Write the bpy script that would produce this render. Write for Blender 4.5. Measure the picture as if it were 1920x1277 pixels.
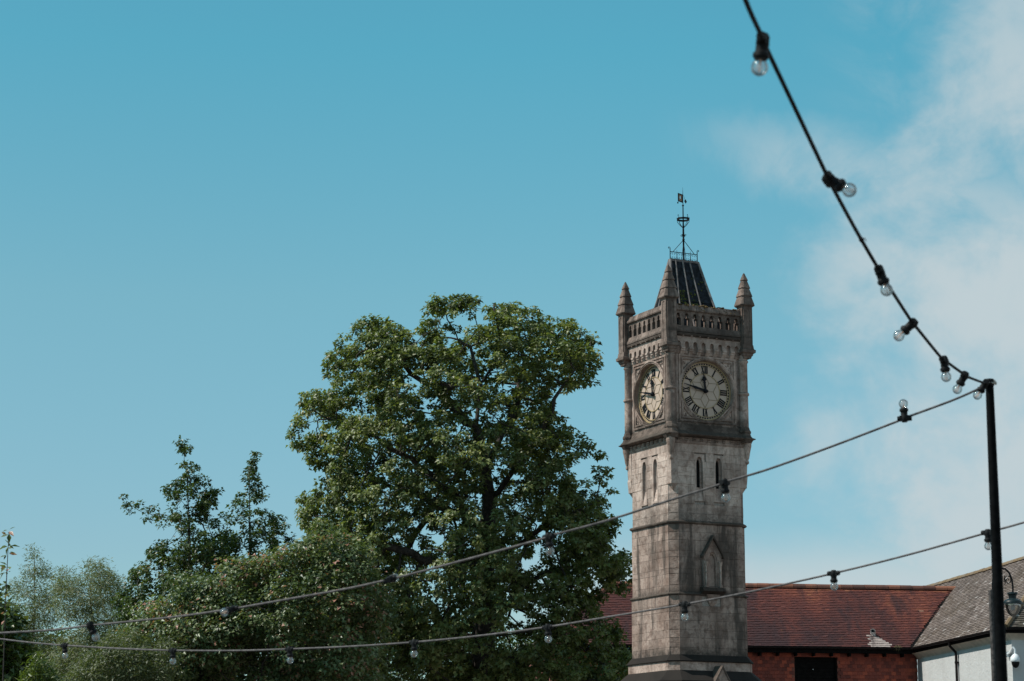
import bpy, math, random
import numpy as np
from mathutils import Vector, Matrix, noise
from mathutils.geometry import tessellate_polygon

for o in list(bpy.data.objects):
    bpy.data.objects.remove(o)
S = bpy.context.scene
COL = S.collection
R = math.radians
PI = math.pi
random.seed(7)

# ------------------------------------------------------------------ camera, sky, sun
FPX, CX, CY, YH = 4400.0, 960.0, 638.5, 1530.0
PITCH = math.atan((YH - CY) / FPX)
EYE = 1.6
cam_d = bpy.data.cameras.new('camera')
cam = bpy.data.objects.new('camera', cam_d); COL.objects.link(cam)
cam.location = (0, 0, EYE); cam.rotation_euler = (PI / 2 + PITCH, 0, 0)
cam_d.sensor_width = 36; cam_d.lens = 36 * FPX / 1920
cam_d.clip_start = 0.1; cam_d.clip_end = 3000
cam_d.dof.use_dof = True; cam_d.dof.focus_distance = 60.0; cam_d.dof.aperture_fstop = 9.0
S.camera = cam

SUN_E, SUN_PHI = R(51), R(-5)          # elevation; angle beyond due left (negative: a little behind the camera)
sdir = Vector((-math.cos(SUN_PHI) * math.cos(SUN_E), math.sin(SUN_PHI) * math.cos(SUN_E), math.sin(SUN_E)))
sun_d = bpy.data.lights.new('sun', 'SUN'); sun_d.energy = 5.0; sun_d.angle = R(0.5); sun_d.color = (1.0, 0.96, 0.88)
sun = bpy.data.objects.new('sun', sun_d); COL.objects.link(sun)
sun.rotation_euler = sdir.to_track_quat('Z', 'Y').to_euler()
S.view_settings.view_transform = 'Standard'; S.view_settings.look = 'None'
S.view_settings.gamma = 1; S.view_settings.exposure = 0.0; S.view_settings.use_curve_mapping = False
S.cycles.max_bounces = 8; S.cycles.transparent_max_bounces = 16
S.cycles.use_denoising = True

W = bpy.data.worlds.new('World'); S.world = W; W.use_nodes = True


class NT:
    def __init__(s, tree):
        s.t = tree; s.n = tree.nodes; s.l = tree.links
    def node(s, typ, **kw):
        n = s.n.new(typ)
        for k, v in kw.items():
            setattr(n, k, v)
        return n
    def put(s, sock, v):
        if hasattr(v, 'is_output') or isinstance(v, bpy.types.NodeSocket):
            s.l.new(v, sock)
        elif isinstance(v, (tuple, list)):
            sock.default_value = (*v, 1.0) if len(v) == 3 and len(sock.default_value) == 4 else v
        else:
            sock.default_value = v
    def math(s, op, a, b=0.0, c=None, clamp=False):
        n = s.node('ShaderNodeMath', operation=op); n.use_clamp = clamp
        s.put(n.inputs[0], a); s.put(n.inputs[1], b)
        if c is not None: s.put(n.inputs[2], c)
        return n.outputs[0]
    def mix(s, f, a, b, typ='MIX'):
        n = s.node('ShaderNodeMix', data_type='RGBA', blend_type=typ)
        s.put(n.inputs[0], f); s.put(n.inputs[6], a); s.put(n.inputs[7], b)
        return n.outputs[2]
    def noise(s, vec, scale, detail=4, rough=0.55, dist=0.0):
        n = s.node('ShaderNodeTexNoise'); s.put(n.inputs['Vector'], vec)
        n.inputs['Scale'].default_value = scale; n.inputs['Detail'].default_value = detail
        n.inputs['Roughness'].default_value = rough; n.inputs['Distortion'].default_value = dist
        return n.outputs['Fac']
    def vmul(s, vec, m):
        n = s.node('ShaderNodeVectorMath', operation='MULTIPLY'); s.put(n.inputs[0], vec); n.inputs[1].default_value = m
        return n.outputs[0]
    def rng(s, v, a, b, c=0.0, d=1.0, smooth=True):
        n = s.node('ShaderNodeMapRange'); n.interpolation_type = 'SMOOTHSTEP' if smooth else 'LINEAR'
        s.put(n.inputs[0], v)
        for i, x in enumerate((a, b, c, d)): n.inputs[i + 1].default_value = x
        return n.outputs[0]


wt = NT(W.node_tree)
bg = W.node_tree.nodes['Background']; bg.inputs['Strength'].default_value = 0.102
sky = wt.node('ShaderNodeTexSky', sky_type='NISHITA'); sky.sun_disc = False
sky.sun_elevation = SUN_E; sky.sun_rotation = math.atan2(sdir.x, sdir.y)
sky.air_density = 1.0; sky.dust_density = 0.6; sky.ozone_density = 1.5; sky.altitude = 50
tc = wt.node('ShaderNodeTexCoord')
sep = wt.node('ShaderNodeSeparateXYZ'); wt.l.new(tc.outputs['Generated'], sep.inputs[0])
az = wt.math('ARCTAN2', sep.outputs[0], sep.outputs[1])       # radians to the right of straight ahead
el = wt.math('ARCSINE', sep.outputs[2])
cmb = wt.node('ShaderNodeCombineXYZ'); wt.l.new(az, cmb.inputs[0]); wt.l.new(el, cmb.inputs[1])
ramp = wt.node('ShaderNodeValToRGB'); wt.l.new(el, ramp.inputs[0])
re_ = ramp.color_ramp.elements; re_.new(0.2)
for e_, (p_, c_) in zip(re_, ((0.111, (0.37, 0.4775, 0.475)), (0.217, (0.38, 0.58, 0.4975)), (0.323, (0.265, 0.64, 0.545)))): e_.position = p_; e_.color = (*c_, 1)
base = wt.mix(1.0, wt.mix(1.0, sky.outputs[0], ramp.outputs[0], 'MULTIPLY'), (2.12, 2.14, 2.14), 'MULTIPLY')
azf = wt.rng(az, -0.25, 0.10, 0.0, 1.0)
base = wt.mix(azf, base, wt.mix(1.0, base, (1.05, 1.09, 1.09), 'MULTIPLY'))
n1 = wt.noise(wt.vmul(cmb.outputs[0], (1.0, 1.6, 1.0)), 9.0, 6, 0.55, 0.6)
n2 = wt.noise(tc.outputs['Generated'], 26.0, 5, 0.6, 0.3)
wob = wt.math('MULTIPLY', wt.math('SUBTRACT', n1, 0.5), 0.20)
wob2 = wt.math('MULTIPLY', wt.math('SUBTRACT', n2, 0.5), 0.10)
edge = wt.math('ADD', az, wt.math('ADD', wob, wob2))
edge = wt.math('SUBTRACT', edge, wt.math('MULTIPLY', wt.math('SUBTRACT', el, 0.20), 0.25))
body = wt.rng(edge, 0.118, 0.225, 0.0, 0.92)
# thin veils reaching out to the left of the bank
n3 = wt.noise(wt.vmul(cmb.outputs[0], (1.0, 1.0, 1.0)), 17.0, 7, 0.62, 0.9)
veil = wt.math('MULTIPLY', wt.rng(n3, 0.42, 0.72, 0.0, 0.5), wt.rng(az, 0.12, 0.20))
line = wt.math('ABSOLUTE', wt.math('ADD', wt.math('SUBTRACT', el, wt.math('SUBTRACT', 0.306, wt.math('MULTIPLY', az, 0.26))), wt.math('MULTIPLY', wob2, 0.35)))
streak = wt.math('MULTIPLY', wt.rng(line, 0.002, 0.022, 0.62, 0.0), wt.math('MULTIPLY', wt.rng(az, 0.058, 0.14), wt.rng(n3, 0.35, 0.6, 0.25, 1.0)))
veil = wt.math('MAXIMUM', veil, streak)
bank = wt.math('MAXIMUM', body, veil)
bank = wt.math('MULTIPLY', bank, wt.rng(n2, 0.3, 0.62, 0.66, 1.0))
hi = wt.math('MULTIPLY', wt.rng(el, 0.6, 1.2, 1.0, 0.5), wt.rng(el, 0.27, 0.36, 1.0, 0.72))
bank = wt.math('MULTIPLY', bank, hi)
low = wt.rng(wt.math('ADD', el, wt.math('MULTIPLY', wob2, 0.12)), 0.094, 0.124, 0.85, 0.0)
lowb = wt.math('MULTIPLY', low, wt.rng(wt.math('ADD', az, wob), -0.02, 0.08))
cl = wt.math('MAXIMUM', bank, lowb)
skyc = wt.mix(cl, base, (5.35, 6.15, 6.45))
wt.l.new(skyc, bg.inputs['Color'])


# ------------------------------------------------------------------ geometry helpers
def P(px, py, Y):
    """world point on the sight line of photo pixel (px,py) at ground distance Y"""
    u = (px - CX) / FPX; v = (CY - py) / FPX
    d = Vector((u, math.cos(PITCH) - v * math.sin(PITCH), math.sin(PITCH) + v * math.cos(PITCH)))
    return Vector((0, 0, EYE)) + d * (Y / d.y)

def PX(p):
    q = Vector(p) - Vector((0, 0, EYE))
    z = q.y * math.cos(PITCH) + q.z * math.sin(PITCH); v = -q.y * math.sin(PITCH) + q.z * math.cos(PITCH)
    return CX + FPX * q.x / z, CY - FPX * v / z

def tag(o, label=None, cat=None, group=None, kind=None):
    if label: o['label'] = label
    if cat: o['category'] = cat
    if group: o['group'] = group
    if kind: o['kind'] = kind
    return o

def empty(name, loc=(0, 0, 0), rz=0, label=None, cat=None, group=None):
    o = bpy.data.objects.new(name, None); COL.objects.link(o)
    o.location = loc; o.rotation_euler = (0, 0, rz); o.empty_display_size = 0.2
    return tag(o, label, cat, group)


class MB:
    def __init__(s):
        s.v = []; s.f = []; s.c = []; s.cur = 0.5
    def add(s, vs, fs, M=None):
        b = len(s.v)
        for p in vs:
            p = Vector(p)
            if M is not None: p = M @ p
            s.v.append(tuple(p))
        for f in fs:
            s.f.append(tuple(b + i for i in f))
        s.c += [s.cur] * len(vs)
        return s
    def box(s, a, b, M=None):
        (x0, y0, z0), (x1, y1, z1) = a, b
        vs = [(x0, y0, z0), (x1, y0, z0), (x1, y1, z0), (x0, y1, z0), (x0, y0, z1), (x1, y0, z1), (x1, y1, z1), (x0, y1, z1)]
        return s.add(vs, [(0, 3, 2, 1), (4, 5, 6, 7), (0, 1, 5, 4), (1, 2, 6, 5), (2, 3, 7, 6), (3, 0, 4, 7)], M)
    def loft(s, rings, M=None, cap=True, closed=True):
        n = len(rings[0]); vs = [p for r in rings for p in r]; fs = []
        for i in range(len(rings) - 1):
            for j in range(n if closed else n - 1):
                k = (j + 1) % n
                fs.append((i * n + j, i * n + k, (i + 1) * n + k, (i + 1) * n + j))
        if cap:
            fs.append(tuple(range(n))[::-1]); fs.append(tuple((len(rings) - 1) * n + j for j in range(n)))
        return s.add(vs, fs, M)
    def lathe(s, prof, n=12, M=None, cap=True, ph=0.0):
        return s.loft([[(r * math.cos(2 * PI * j / n + ph), r * math.sin(2 * PI * j / n + ph), z) for j in range(n)] for r, z in prof], M, cap)
    def tube(s, pts, r, n=6, cap=True):
        pts = [Vector(p) for p in pts]
        rs = r if isinstance(r, (list, tuple)) else [r] * len(pts)
        rings = []; up = None
        for i, p in enumerate(pts):
            t = (pts[min(i + 1, len(pts) - 1)] - pts[max(i - 1, 0)])
            if t.length < 1e-9: t = Vector((0, 0, 1))
            t.normalize()
            if up is None:
                a = Vector((0, 0, 1)) if abs(t.z) < 0.9 else Vector((1, 0, 0))
                up = t.cross(a).normalized()
            else:
                up = (up - t * up.dot(t))
                up = up.normalized() if up.length > 1e-6 else t.orthogonal().normalized()
            w = t.cross(up)
            rings.append([tuple(p + (up * math.cos(2 * PI * j / n) + w * math.sin(2 * PI * j / n)) * rs[i]) for j in range(n)])
        return s.loft(rings, None, cap)
    def plate(s, outer, holes, y0, y1, M=None, back=True, edge=True):
        """flat plate in the xz plane from y0 (front) to y1, with holes"""
        loops = [outer] + list(holes)
        flat = [p for l in loops for p in l]
        tris = tessellate_polygon([[Vector((p[0], p[1], 0)) for p in l] for l in loops])
        n = len(flat)
        vs = [(p[0], y0, p[1]) for p in flat] + [(p[0], y1, p[1]) for p in flat]
        fs = []
        for t in tris:
            a, b, c = [flat[i] for i in t]
            cr = (b[0] - a[0]) * (c[1] - a[1]) - (b[1] - a[1]) * (c[0] - a[0])
            if abs(cr) < 1e-12: continue
            t = tuple(t) if cr > 0 else tuple(t)[::-1]
            fs.append(t)
            if back: fs.append(tuple(n + i for i in t[::-1]))
        if edge:
            o = 0
            for l in loops:
                m = len(l)
                for j in range(m):
                    k = (j + 1) % m
                    fs.append((o + j, n + o + j, n + o + k, o + k))
                o += m
        return s.add(vs, fs, M)
    def build(s, name, mat, parent=None, smooth=False, kind=None, fix=True):
        me = bpy.data.meshes.new(name); me.from_pydata(s.v, [], s.f)
        at = me.attributes.new('tint', 'FLOAT', 'POINT'); at.data.foreach_set('value', s.c)
        if fix:
            import bmesh
            bm = bmesh.new(); bm.from_mesh(me); bmesh.ops.recalc_face_normals(bm, faces=bm.faces); bm.to_mesh(me); bm.free()
        me.update(); me.materials.append(mat)
        if smooth:
            me.polygons.foreach_set('use_smooth', [True] * len(me.polygons))
            if smooth != 'all': me.set_sharp_from_angle(angle=R(40))
        o = bpy.data.objects.new(name, me); COL.objects.link(o)
        if parent is not None: o.parent = parent
        if kind: o['kind'] = kind
        return o

def link_copy(o, parent=None, loc=None, rz=None):
    c = o.copy(); COL.objects.link(c)
    if parent is not None: c.parent = parent
    if loc is not None: c.location = loc
    if rz is not None: c.rotation_euler = (0, 0, rz)
    return c

def F(k):
    """matrix taking face coordinates (s right, -y outward, z) to face k (0 right-hand visible face, 1 left-hand one)"""
    return Matrix.Rotation(-PI / 2 * k, 4, 'Z')

def T(x, y, z): return Matrix.Translation((x, y, z))


# ------------------------------------------------------------------ materials
def new_mat(name):
    m = bpy.data.materials.new(name); m.use_nodes = True
    nt = NT(m.node_tree); b = m.node_tree.nodes['Principled BSDF']
    return m, nt, b

def pos(nt):
    return nt.node('ShaderNodeNewGeometry').outputs['Position']

def bump(nt, b, h, strength=0.4, dist=0.01):
    n = nt.node('ShaderNodeBump'); n.inputs['Strength'].default_value = strength; n.inputs['Distance'].default_value = dist
    nt.l.new(h, n.inputs['Height']); nt.l.new(n.outputs[0], b.inputs['Normal'])

def simple(name, col, rough=0.6, var=0.15, scale=8.0, metal=0.0, bmp=0.0, spec=0.5):
    m, nt, b = new_mat(name); p = pos(nt)
    n = nt.noise(p, scale, 5, 0.6)
    dark = tuple(c * (1 - var * 1.6) for c in col); lite = tuple(min(1, c * (1 + var)) for c in col)
    nt.l.new(nt.mix(nt.rng(n, 0.3, 0.7), dark, lite), b.inputs['Base Color'])
    b.inputs['Roughness'].default_value = rough; b.inputs['Metallic'].default_value = metal
    b.inputs['Specular IOR Level'].default_value = spec
    if bmp: bump(nt, b, nt.noise(p, scale * 6, 4, 0.6), bmp, 0.01)
    return m

LEDGES = []       # heights just above which rain-splash darkens the stone; filled in below

def stone_mat(name, a, c, stain=0.6, ledges=(), top=True, rnd=0.22, mot=0.65, spk=0.4):
    m, nt, b = new_mat(name)
    g = nt.node('ShaderNodeNewGeometry'); p = g.outputs['Position']
    big = nt.noise(p, 1.3, 5, 0.6)
    fine = nt.noise(p, 14, 6, 0.7)
    base = nt.mix(nt.rng(big, 0.35, 0.65), a, c)
    base = nt.mix(nt.rng(fine, 0.38, 0.72, 0, spk), base, tuple(x * 0.5 for x in c))
    mott = nt.noise(p, 5.5, 5, 0.68, 0.4)
    base = nt.mix(nt.rng(mott, 0.46, 0.66, 0, mot), base, (c[0] * .52, c[1] * .45, c[2] * .42))
    oi = nt.node('ShaderNodeObjectInfo')
    rv = nt.rng(oi.outputs['Random'], 0, 1, 1 - rnd, 1 + rnd * 0.6, smooth=False)
    cc = nt.node('ShaderNodeCombineColor')
    for i in range(3): nt.l.new(rv, cc.inputs[i])
    base = nt.mix(1.0, base, cc.outputs[0], 'MULTIPLY')
    # vertical runs of grime
    st = nt.noise(nt.vmul(p, (3.2, 3.2, 0.45)), 1.0, 6, 0.65, 0.4)
    st2 = nt.noise(p, 0.55, 4, 0.6)
    sf = nt.rng(nt.math('ADD', st, nt.math('MULTIPLY', nt.math('SUBTRACT', st2, 0.5), 0.55)), 0.47, 0.66)
    sf = nt.math('MULTIPLY', sf, stain)
    base = nt.mix(sf, base, (0.075, 0.058, 0.05))
    sz = nt.node('ShaderNodeSeparateXYZ'); nt.l.new(p, sz.inputs[0])
    for zl, h, amt in ledges:
        d = nt.math('SUBTRACT', sz.outputs[2], zl)
        on = nt.math('MULTIPLY', nt.rng(d, -0.02, 0.0), nt.rng(d, 0.02, h, 1, 0))
        on = nt.math('MULTIPLY', on, nt.rng(nt.noise(p, 3.5, 5, 0.7), 0.3, 0.6, 0.35, 1.0))
        base = nt.mix(nt.math('MULTIPLY', on, amt), base, (0.045, 0.038, 0.033))
    if top:
        nz = nt.node('ShaderNodeSeparateXYZ'); nt.l.new(g.outputs['Normal'], nz.inputs[0])
        tf = nt.math('MULTIPLY', nt.rng(nz.outputs[2], 0.3, 0.7), nt.rng(nt.noise(p, 9, 5, 0.7), 0.3, 0.62, 0.35, 0.95))
        base = nt.mix(tf, base, (0.06, 0.048, 0.04))
    nt.l.new(base, b.inputs['Base Color'])
    b.inputs['Roughness'].default_value = 0.9; b.inputs['Specular IOR Level'].default_value = 0.2
    bump(nt, b, nt.math('ADD', nt.noise(p, 30, 5, 0.7), nt.math('MULTIPLY', nt.noise(p, 7, 4, 0.6), 1.5)), 0.6, 0.02)
    return m

def tile_mat(name, cols, stain=None, lichen=None, rough=0.8):
    """cols: colour ramp driven by each tile's own tint"""
    m, nt, b = new_mat(name); p = pos(nt)
    a = nt.node('ShaderNodeAttribute', attribute_name='tint')
    r = nt.node('ShaderNodeValToRGB'); el_ = r.color_ramp.elements
    while len(el_) < len(cols): el_.new(0.5)
    for e, (t, c) in zip(el_, cols): e.position = t; e.color = (*c, 1)
    nt.l.new(a.outputs['Fac'], r.inputs[0])
    base = nt.mix(nt.rng(nt.noise(p, 40, 4, 0.7), 0.35, 0.7, 0, 0.35), r.outputs[0], tuple(x * 0.5 for x in cols[0][1]))
    if stain:
        n = nt.noise(nt.vmul(p, (1.6, 0.5, 0.5)), 1.0, 5, 0.65, 0.5)
        base = nt.mix(nt.rng(n, 0.44, 0.66, 0, stain[1]), base, stain[0])
    if lichen:
        n = nt.noise(p, 5.0, 5, 0.7)
        base = nt.mix(nt.rng(n, lichen[1], lichen[1] + 0.08, 0, 0.8), base, lichen[0])
    nt.l.new(base, b.inputs['Base Color'])
    b.inputs['Roughness'].default_value = rough; b.inputs['Specular IOR Level'].default_value = 0.3
    bump(nt, b, nt.noise(p, 60, 4, 0.7), 0.4, 0.006)
    return m

def leaf_mat(name, cols, trans=0.32, rough=0.40):
    m, nt, b = new_mat(name)
    a = nt.node('ShaderNodeAttribute', attribute_name='tint')
    r = nt.node('ShaderNodeValToRGB'); el_ = r.color_ramp.elements
    while len(el_) < len(cols): el_.new(0.5)
    for e, (t, c) in zip(el_, cols): e.position = t; e.color = (*c, 1)
    nt.l.new(a.outputs['Fac'], r.inputs[0])
    nt.l.new(r.outputs[0], b.inputs['Base Color'])
    b.inputs['Roughness'].default_value = rough; b.inputs['Specular IOR Level'].default_value = 0.45
    tr = nt.node('ShaderNodeBsdfTranslucent')
    nt.l.new(nt.mix(1.0, r.outputs[0], (1.35, 1.5, 0.6), 'MULTIPLY'), tr.inputs['Color'])
    ms = nt.node('ShaderNodeMixShader'); ms.inputs[0].default_value = trans
    out = [n for n in nt.n if n.type == 'OUTPUT_MATERIAL'][0]
    nt.l.new(b.outputs[0], ms.inputs[1]); nt.l.new(tr.outputs[0], ms.inputs[2]); nt.l.new(ms.outputs[0], out.inputs['Surface'])
    return m

# ------------------------------------------------------------------ tower frame and heights
TY = 63.0                                   # distance of the tower's axis
TANG = R(26.3)
tc0 = P(1289.5, 985, TY)
AX, AY = tc0.x, tc0.y
KM = (TY * math.cos(PITCH) + 10 * math.sin(PITCH)) / FPX      # metres per photo pixel at the tower
def loc2w(x, y):
    return AX + x * math.cos(TANG) - y * math.sin(TANG), AY + x * math.sin(TANG) + y * math.cos(TANG)
def ZC(py, h=80):
    """height of photo row py on the near corner of a square of half width h (in px)"""
    wx, wy = loc2w(-h * KM, -h * KM)
    return P(1262, py, wy).z
def ZF(py, h=80):
    """height of photo row py at the middle of the right-hand face"""
    wx, wy = loc2w(0, -h * KM)
    return P(1330, py, wy).z

z_plinth, z_wb, z_wt = ZC(1254, 90), ZC(1239, 90), ZC(1227, 84)
z_s2, z_s3, z_face_top = ZC(1112), ZC(977), ZC(828)
z_lip, z_ck0, z_ck1 = ZC(811, 93), ZC(794, 80), ZC(657, 78)

STONE_A, STONE_C = (0.610, 0.477, 0.414), (0.460, 0.342, 0.291)
M = {}
led = [(z_wt, 0.35, 0.9), (z_s2 + 0.02, 0.22, 0.75), (z_s3 + 0.02, 0.75, 0.62), (z_ck0 - 0.02, 0.5, 0.95), (ZC(620, 85), 0.12, 0.6)]
M['stone'] = stone_mat('limestone', STONE_A, STONE_C, 0.40, led, rnd=0.18)
M['stone_low'] = stone_mat('limestone_weathered', (0.440, 0.327, 0.278), (0.260, 0.180, 0.148), 0.9, led, rnd=0.22)
M['stone_top'] = stone_mat('limestone_parapet', (0.310, 0.231, 0.196), (0.150, 0.108, 0.091), 0.8, led)
M['stone_clock'] = stone_mat('limestone_carved', (0.550, 0.415, 0.355), (0.300, 0.212, 0.177), 0.55, led)
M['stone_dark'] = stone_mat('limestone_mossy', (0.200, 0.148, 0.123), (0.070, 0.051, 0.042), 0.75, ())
M['stone_black'] = tile_mat('blackened_stone', [(0.0, (0.012, 0.0095, 0.008)), (1.0, (0.034, 0.025, 0.021))], ((0.012, 0.009, 0.008), 0.8), ((0.34, 0.30, 0.27), 0.69), rough=0.95)
M['mortar'] = simple('mortar', (0.34, 0.29, 0.26), 0.95, 0.2, 20)
M['lead'] = simple('dark_slate', (0.012, 0.015, 0.021), 0.6, 0.6, 9, bmp=0.5, spec=0.15)
M['roll'] = simple('lead_roll', (0.17, 0.142, 0.135), 0.6, 0.35, 6)
M['moss'] = simple('moss', (0.07, 0.075, 0.014), 1.0, 0.6, 12, bmp=0.8)
M['lichen'] = simple('dry_moss', (0.15, 0.095, 0.035), 1.0, 0.6, 12, bmp=0.8)
M['iron'] = simple('black_iron', (0.007, 0.007, 0.009), 0.6, 0.3, 20, spec=0.12)
M['dial'] = simple('opal_dial', (0.50, 0.375, 0.30), 0.5, 0.06, 2)
M['gold'] = simple('gilding', (0.40, 0.29, 0.16), 0.5, 0.15, 10)
M['bar'] = simple('dull_gilding', (0.20, 0.14, 0.08), 0.6, 0.15, 10)
M['black'] = simple('black_paint', (0.009, 0.010, 0.014), 0.6, 0.2, 5, spec=0.15)
M['copper'] = simple('gilt_vane', (0.25, 0.14, 0.07), 0.5, 0.4, 30)
M['dark_void'] = simple('dark_glass_and_shade', (0.006, 0.006, 0.007), 0.4, 0.2, 5, spec=0.2)

# ------------------------------------------------------------------ ground
def ground():
    m, nt, b = new_mat('paving_ground'); p = pos(nt)
    n = nt.noise(p, 0.4, 6, 0.6)
    nt.l.new(nt.mix(nt.rng(n, 0.35, 0.65), (0.075, 0.068, 0.06), (0.12, 0.108, 0.095)), b.inputs['Base Color'])
    b.inputs['Roughness'].default_value = 0.9
    mb = MB(); mb.add([(-1500, -1500, 0), (1500, -1500, 0), (1500, 2500, 0), (-1500, 2500, 0)], [(0, 1, 2, 3)])
    tag(mb.build('ground', m), kind='structure')
ground()


# ------------------------------------------------------------------ clock tower
k = KM
tower = empty('clock_tower', (AX, AY, 0), TANG, 'tall square weathered limestone clock tower with four corner pinnacles and an iron weather vane', 'clock tower')

def ring8(h, c, z):
    return [(-h + c, -h, z), (h - c, -h, z), (h, -h + c, z), (h, h - c, z), (h - c, h, z), (-h + c, h, z), (-h, h - c, z), (-h, -h + c, z)]
def ring4(h, z, cx=0, cy=0):
    return [(cx - h, cy - h, z), (cx + h, cy - h, z), (cx + h, cy + h, z), (cx - h, cy + h, z)]

def stone_mesh(w, h, d=0.03, b=0.007, jit=None, rough=0.0):
    """one dressed block, front at y=-d, bevelled"""
    r = jit or random
    mb = MB(); x, z = w / 2, h / 2
    def q(a, y, j=0): return [(-x + a + r.uniform(-j, j), y, -z + a), (x - a + r.uniform(-j, j), y, -z + a), (x - a, y + r.uniform(-j, j), z - a), (-x + a, y + r.uniform(-j, j), z - a)]
    mb.loft([q(0, 0.0), q(0, -d + b), q(b, -d - r.uniform(0, rough))], cap=False)
    mb.add([v for v in mb.v[8:12]], [(0, 1, 2, 3)])
    return mb

CH = 12.5 * k
stages = [  # z0, z1, half width px, chamfer, material, course height
    (z_wt, z_s2 - 0.035, 82.5, 'stone_low', 16.0),
    (z_s2 + 0.035, z_s3 - 0.045, 81.2, 'stone_low', 16.0),
    (z_s3 + 0.045, ZC(906), 80.0, 'stone', 16.0),
    (ZC(906), z_face_top, 80.6, 'stone', 16.0)]

LANCETS = [(-20.5 * k, 8.2 * k, ZF(938, 78), ZF(873, 78), ZF(858, 78)), (20.5 * k, 8.2 * k, ZF(938, 78), ZF(873, 78), ZF(858, 78))]
# solid core behind the facing stones
mb = MB()
mb.loft([ring8(84 * k, CH, 0), ring8(84 * k, CH, z_wt - .02)])
for z0, z1, hw, mt, ch in stages:
    up_ = z0 > z_s3
    h = hw * k - (0.24 if up_ else 0.03)
    c = CH if z1 < ZC(905) else 0.001
    c = .001 if up_ else c
    mb.loft([ring8(h, max(c - 0.005, 0.001), z0 - 0.03), ring8(h, max(c - 0.005, 0.001), z1 + 0.02)])
for f in range(4):
    hb = 79.4 * k - .034; e_ = hb - (CH if True else 0) + .01; za_, zb_ = z_s3 + .02, z_face_top + .03
    hl = [[(cx - 10.5 * k, a0 - .04), (cx + 10.5 * k, a0 - .04), (cx + 10.5 * k, a2 + .06), (cx - 10.5 * k, a2 + .06)] for cx, w, a0, a1, a2 in LANCETS] if f < 2 else []
    mb.plate([(-e_, za_), (e_, za_), (e_, zb_), (-e_, zb_)], hl, 0, .03, F(f) @ T(0, -hb, 0))
    q_ = hb * math.sqrt(2) - CH / math.sqrt(2)
    mb.plate([(-CH * .72, za_), (CH * .72, za_), (CH * .72, zb_), (-CH * .72, zb_)], [], 0, .02, F(f) @ Matrix.Rotation(-PI / 4, 4, 'Z') @ T(0, -q_ + .004, 0))
mb.build('shaft_core', M['mortar'], tower)

NICHE = (-19 * k, 19 * k, ZF(1111, 81), ZF(1012, 81))
HOLES = {0: [(cx - 11 * k, cx + 11 * k, z0 - 0.05, z2 + 0.07) for cx, w, z0, z1, z2 in LANCETS] + [(NICHE[0], NICHE[1], NICHE[2] - .2, ZF(1040, 81))],
         1: [(cx - 11 * k, cx + 11 * k, z0 - 0.05, z2 + 0.07) for cx, w, z0, z1, z2 in LANCETS], 2: [], 3: []}
nstone = 0
rear = MB()
rs = random.Random(3)
proto_cache = {}
for z0, z1, hw, mt, ch in stages:
    n = max(1, round((z1 - z0) / (ch * k)))
    zs = [z0 + (z1 - z0) * i / n for i in range(n + 1)]
    zs = [z0] + [z + rs.uniform(-.05, .05) for z in zs[1:-1]] + [z1]
    full = z0 >= ZC(906) - 0.01
    h = hw * k - 0.03
    for i in range(n):
        za, zb = zs[i], zs[i + 1]
        for f in range(4):
            lim = h if full else h - CH + 0.02
            if full and f % 2: lim = h + 0.028
            # joints across this course
            m_ = rs.choice((4, 5, 5, 6)); cuts = [-lim]
            ws = [rs.uniform(0.5, 1.5) for _ in range(m_)]; tot = sum(ws); x = -lim
            for w_ in ws: x += w_ / tot * 2 * lim; cuts.append(x)
            segs = [(cuts[j], cuts[j + 1]) for j in range(m_)]
            for (a0, a1, b0, b1) in HOLES[f]:       # leave out what the windows take
                out = []
                for s0, s1 in segs:
                    if zb <= b0 + 0.02 or za >= b1 - 0.02 or s1 <= a0 or s0 >= a1: out.append((s0, s1)); continue
                    if s0 < a0 - 0.04: out.append((s0, a0))
                    if s1 > a1 + 0.04: out.append((a1, s1))
                segs = out
            for s0, s1 in segs:
                g = 0.0015
                w_, h_ = s1 - s0 - g, zb - za - g
                if w_ < 0.02 or h_ < 0.02: continue
                sm = stone_mesh(w_, h_, 0.03 + rs.uniform(-0.002, 0.002), rs.uniform(0.002, 0.005), rs, 0.002)
                Mx = F(f) @ T((s0 + s1) / 2, -h, (za + zb) / 2)
                if f < 2:
                    o = sm.build('stone', M[mt], tower); o.matrix_local = Mx; nstone += 1
                else:
                    rear.add(sm.v, sm.f, Mx)
        if not full:        # chamfer stones on the near corner
            L = CH * math.sqrt(2) - 0.012
            sm = stone_mesh(L + 0.02, zb - za - 0.005, 0.022, 0.007, rs, 0.002)
            Mx = Matrix.Rotation(-PI / 4, 4, 'Z') @ T(0, -(h * math.sqrt(2) - CH / math.sqrt(2)) - 0.004, (za + zb) / 2)
            o = sm.build('stone', M[mt], tower); o.matrix_local = Mx; nstone += 1
            for q in (1, 2, 3):
                rear.add(sm.v, sm.f, Matrix.Rotation(-PI / 2 * q, 4, 'Z') @ Mx)
print('stones', nstone)
o = rear.build('rear_stone', M['stone_low'], tower, kind='stuff')

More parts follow.
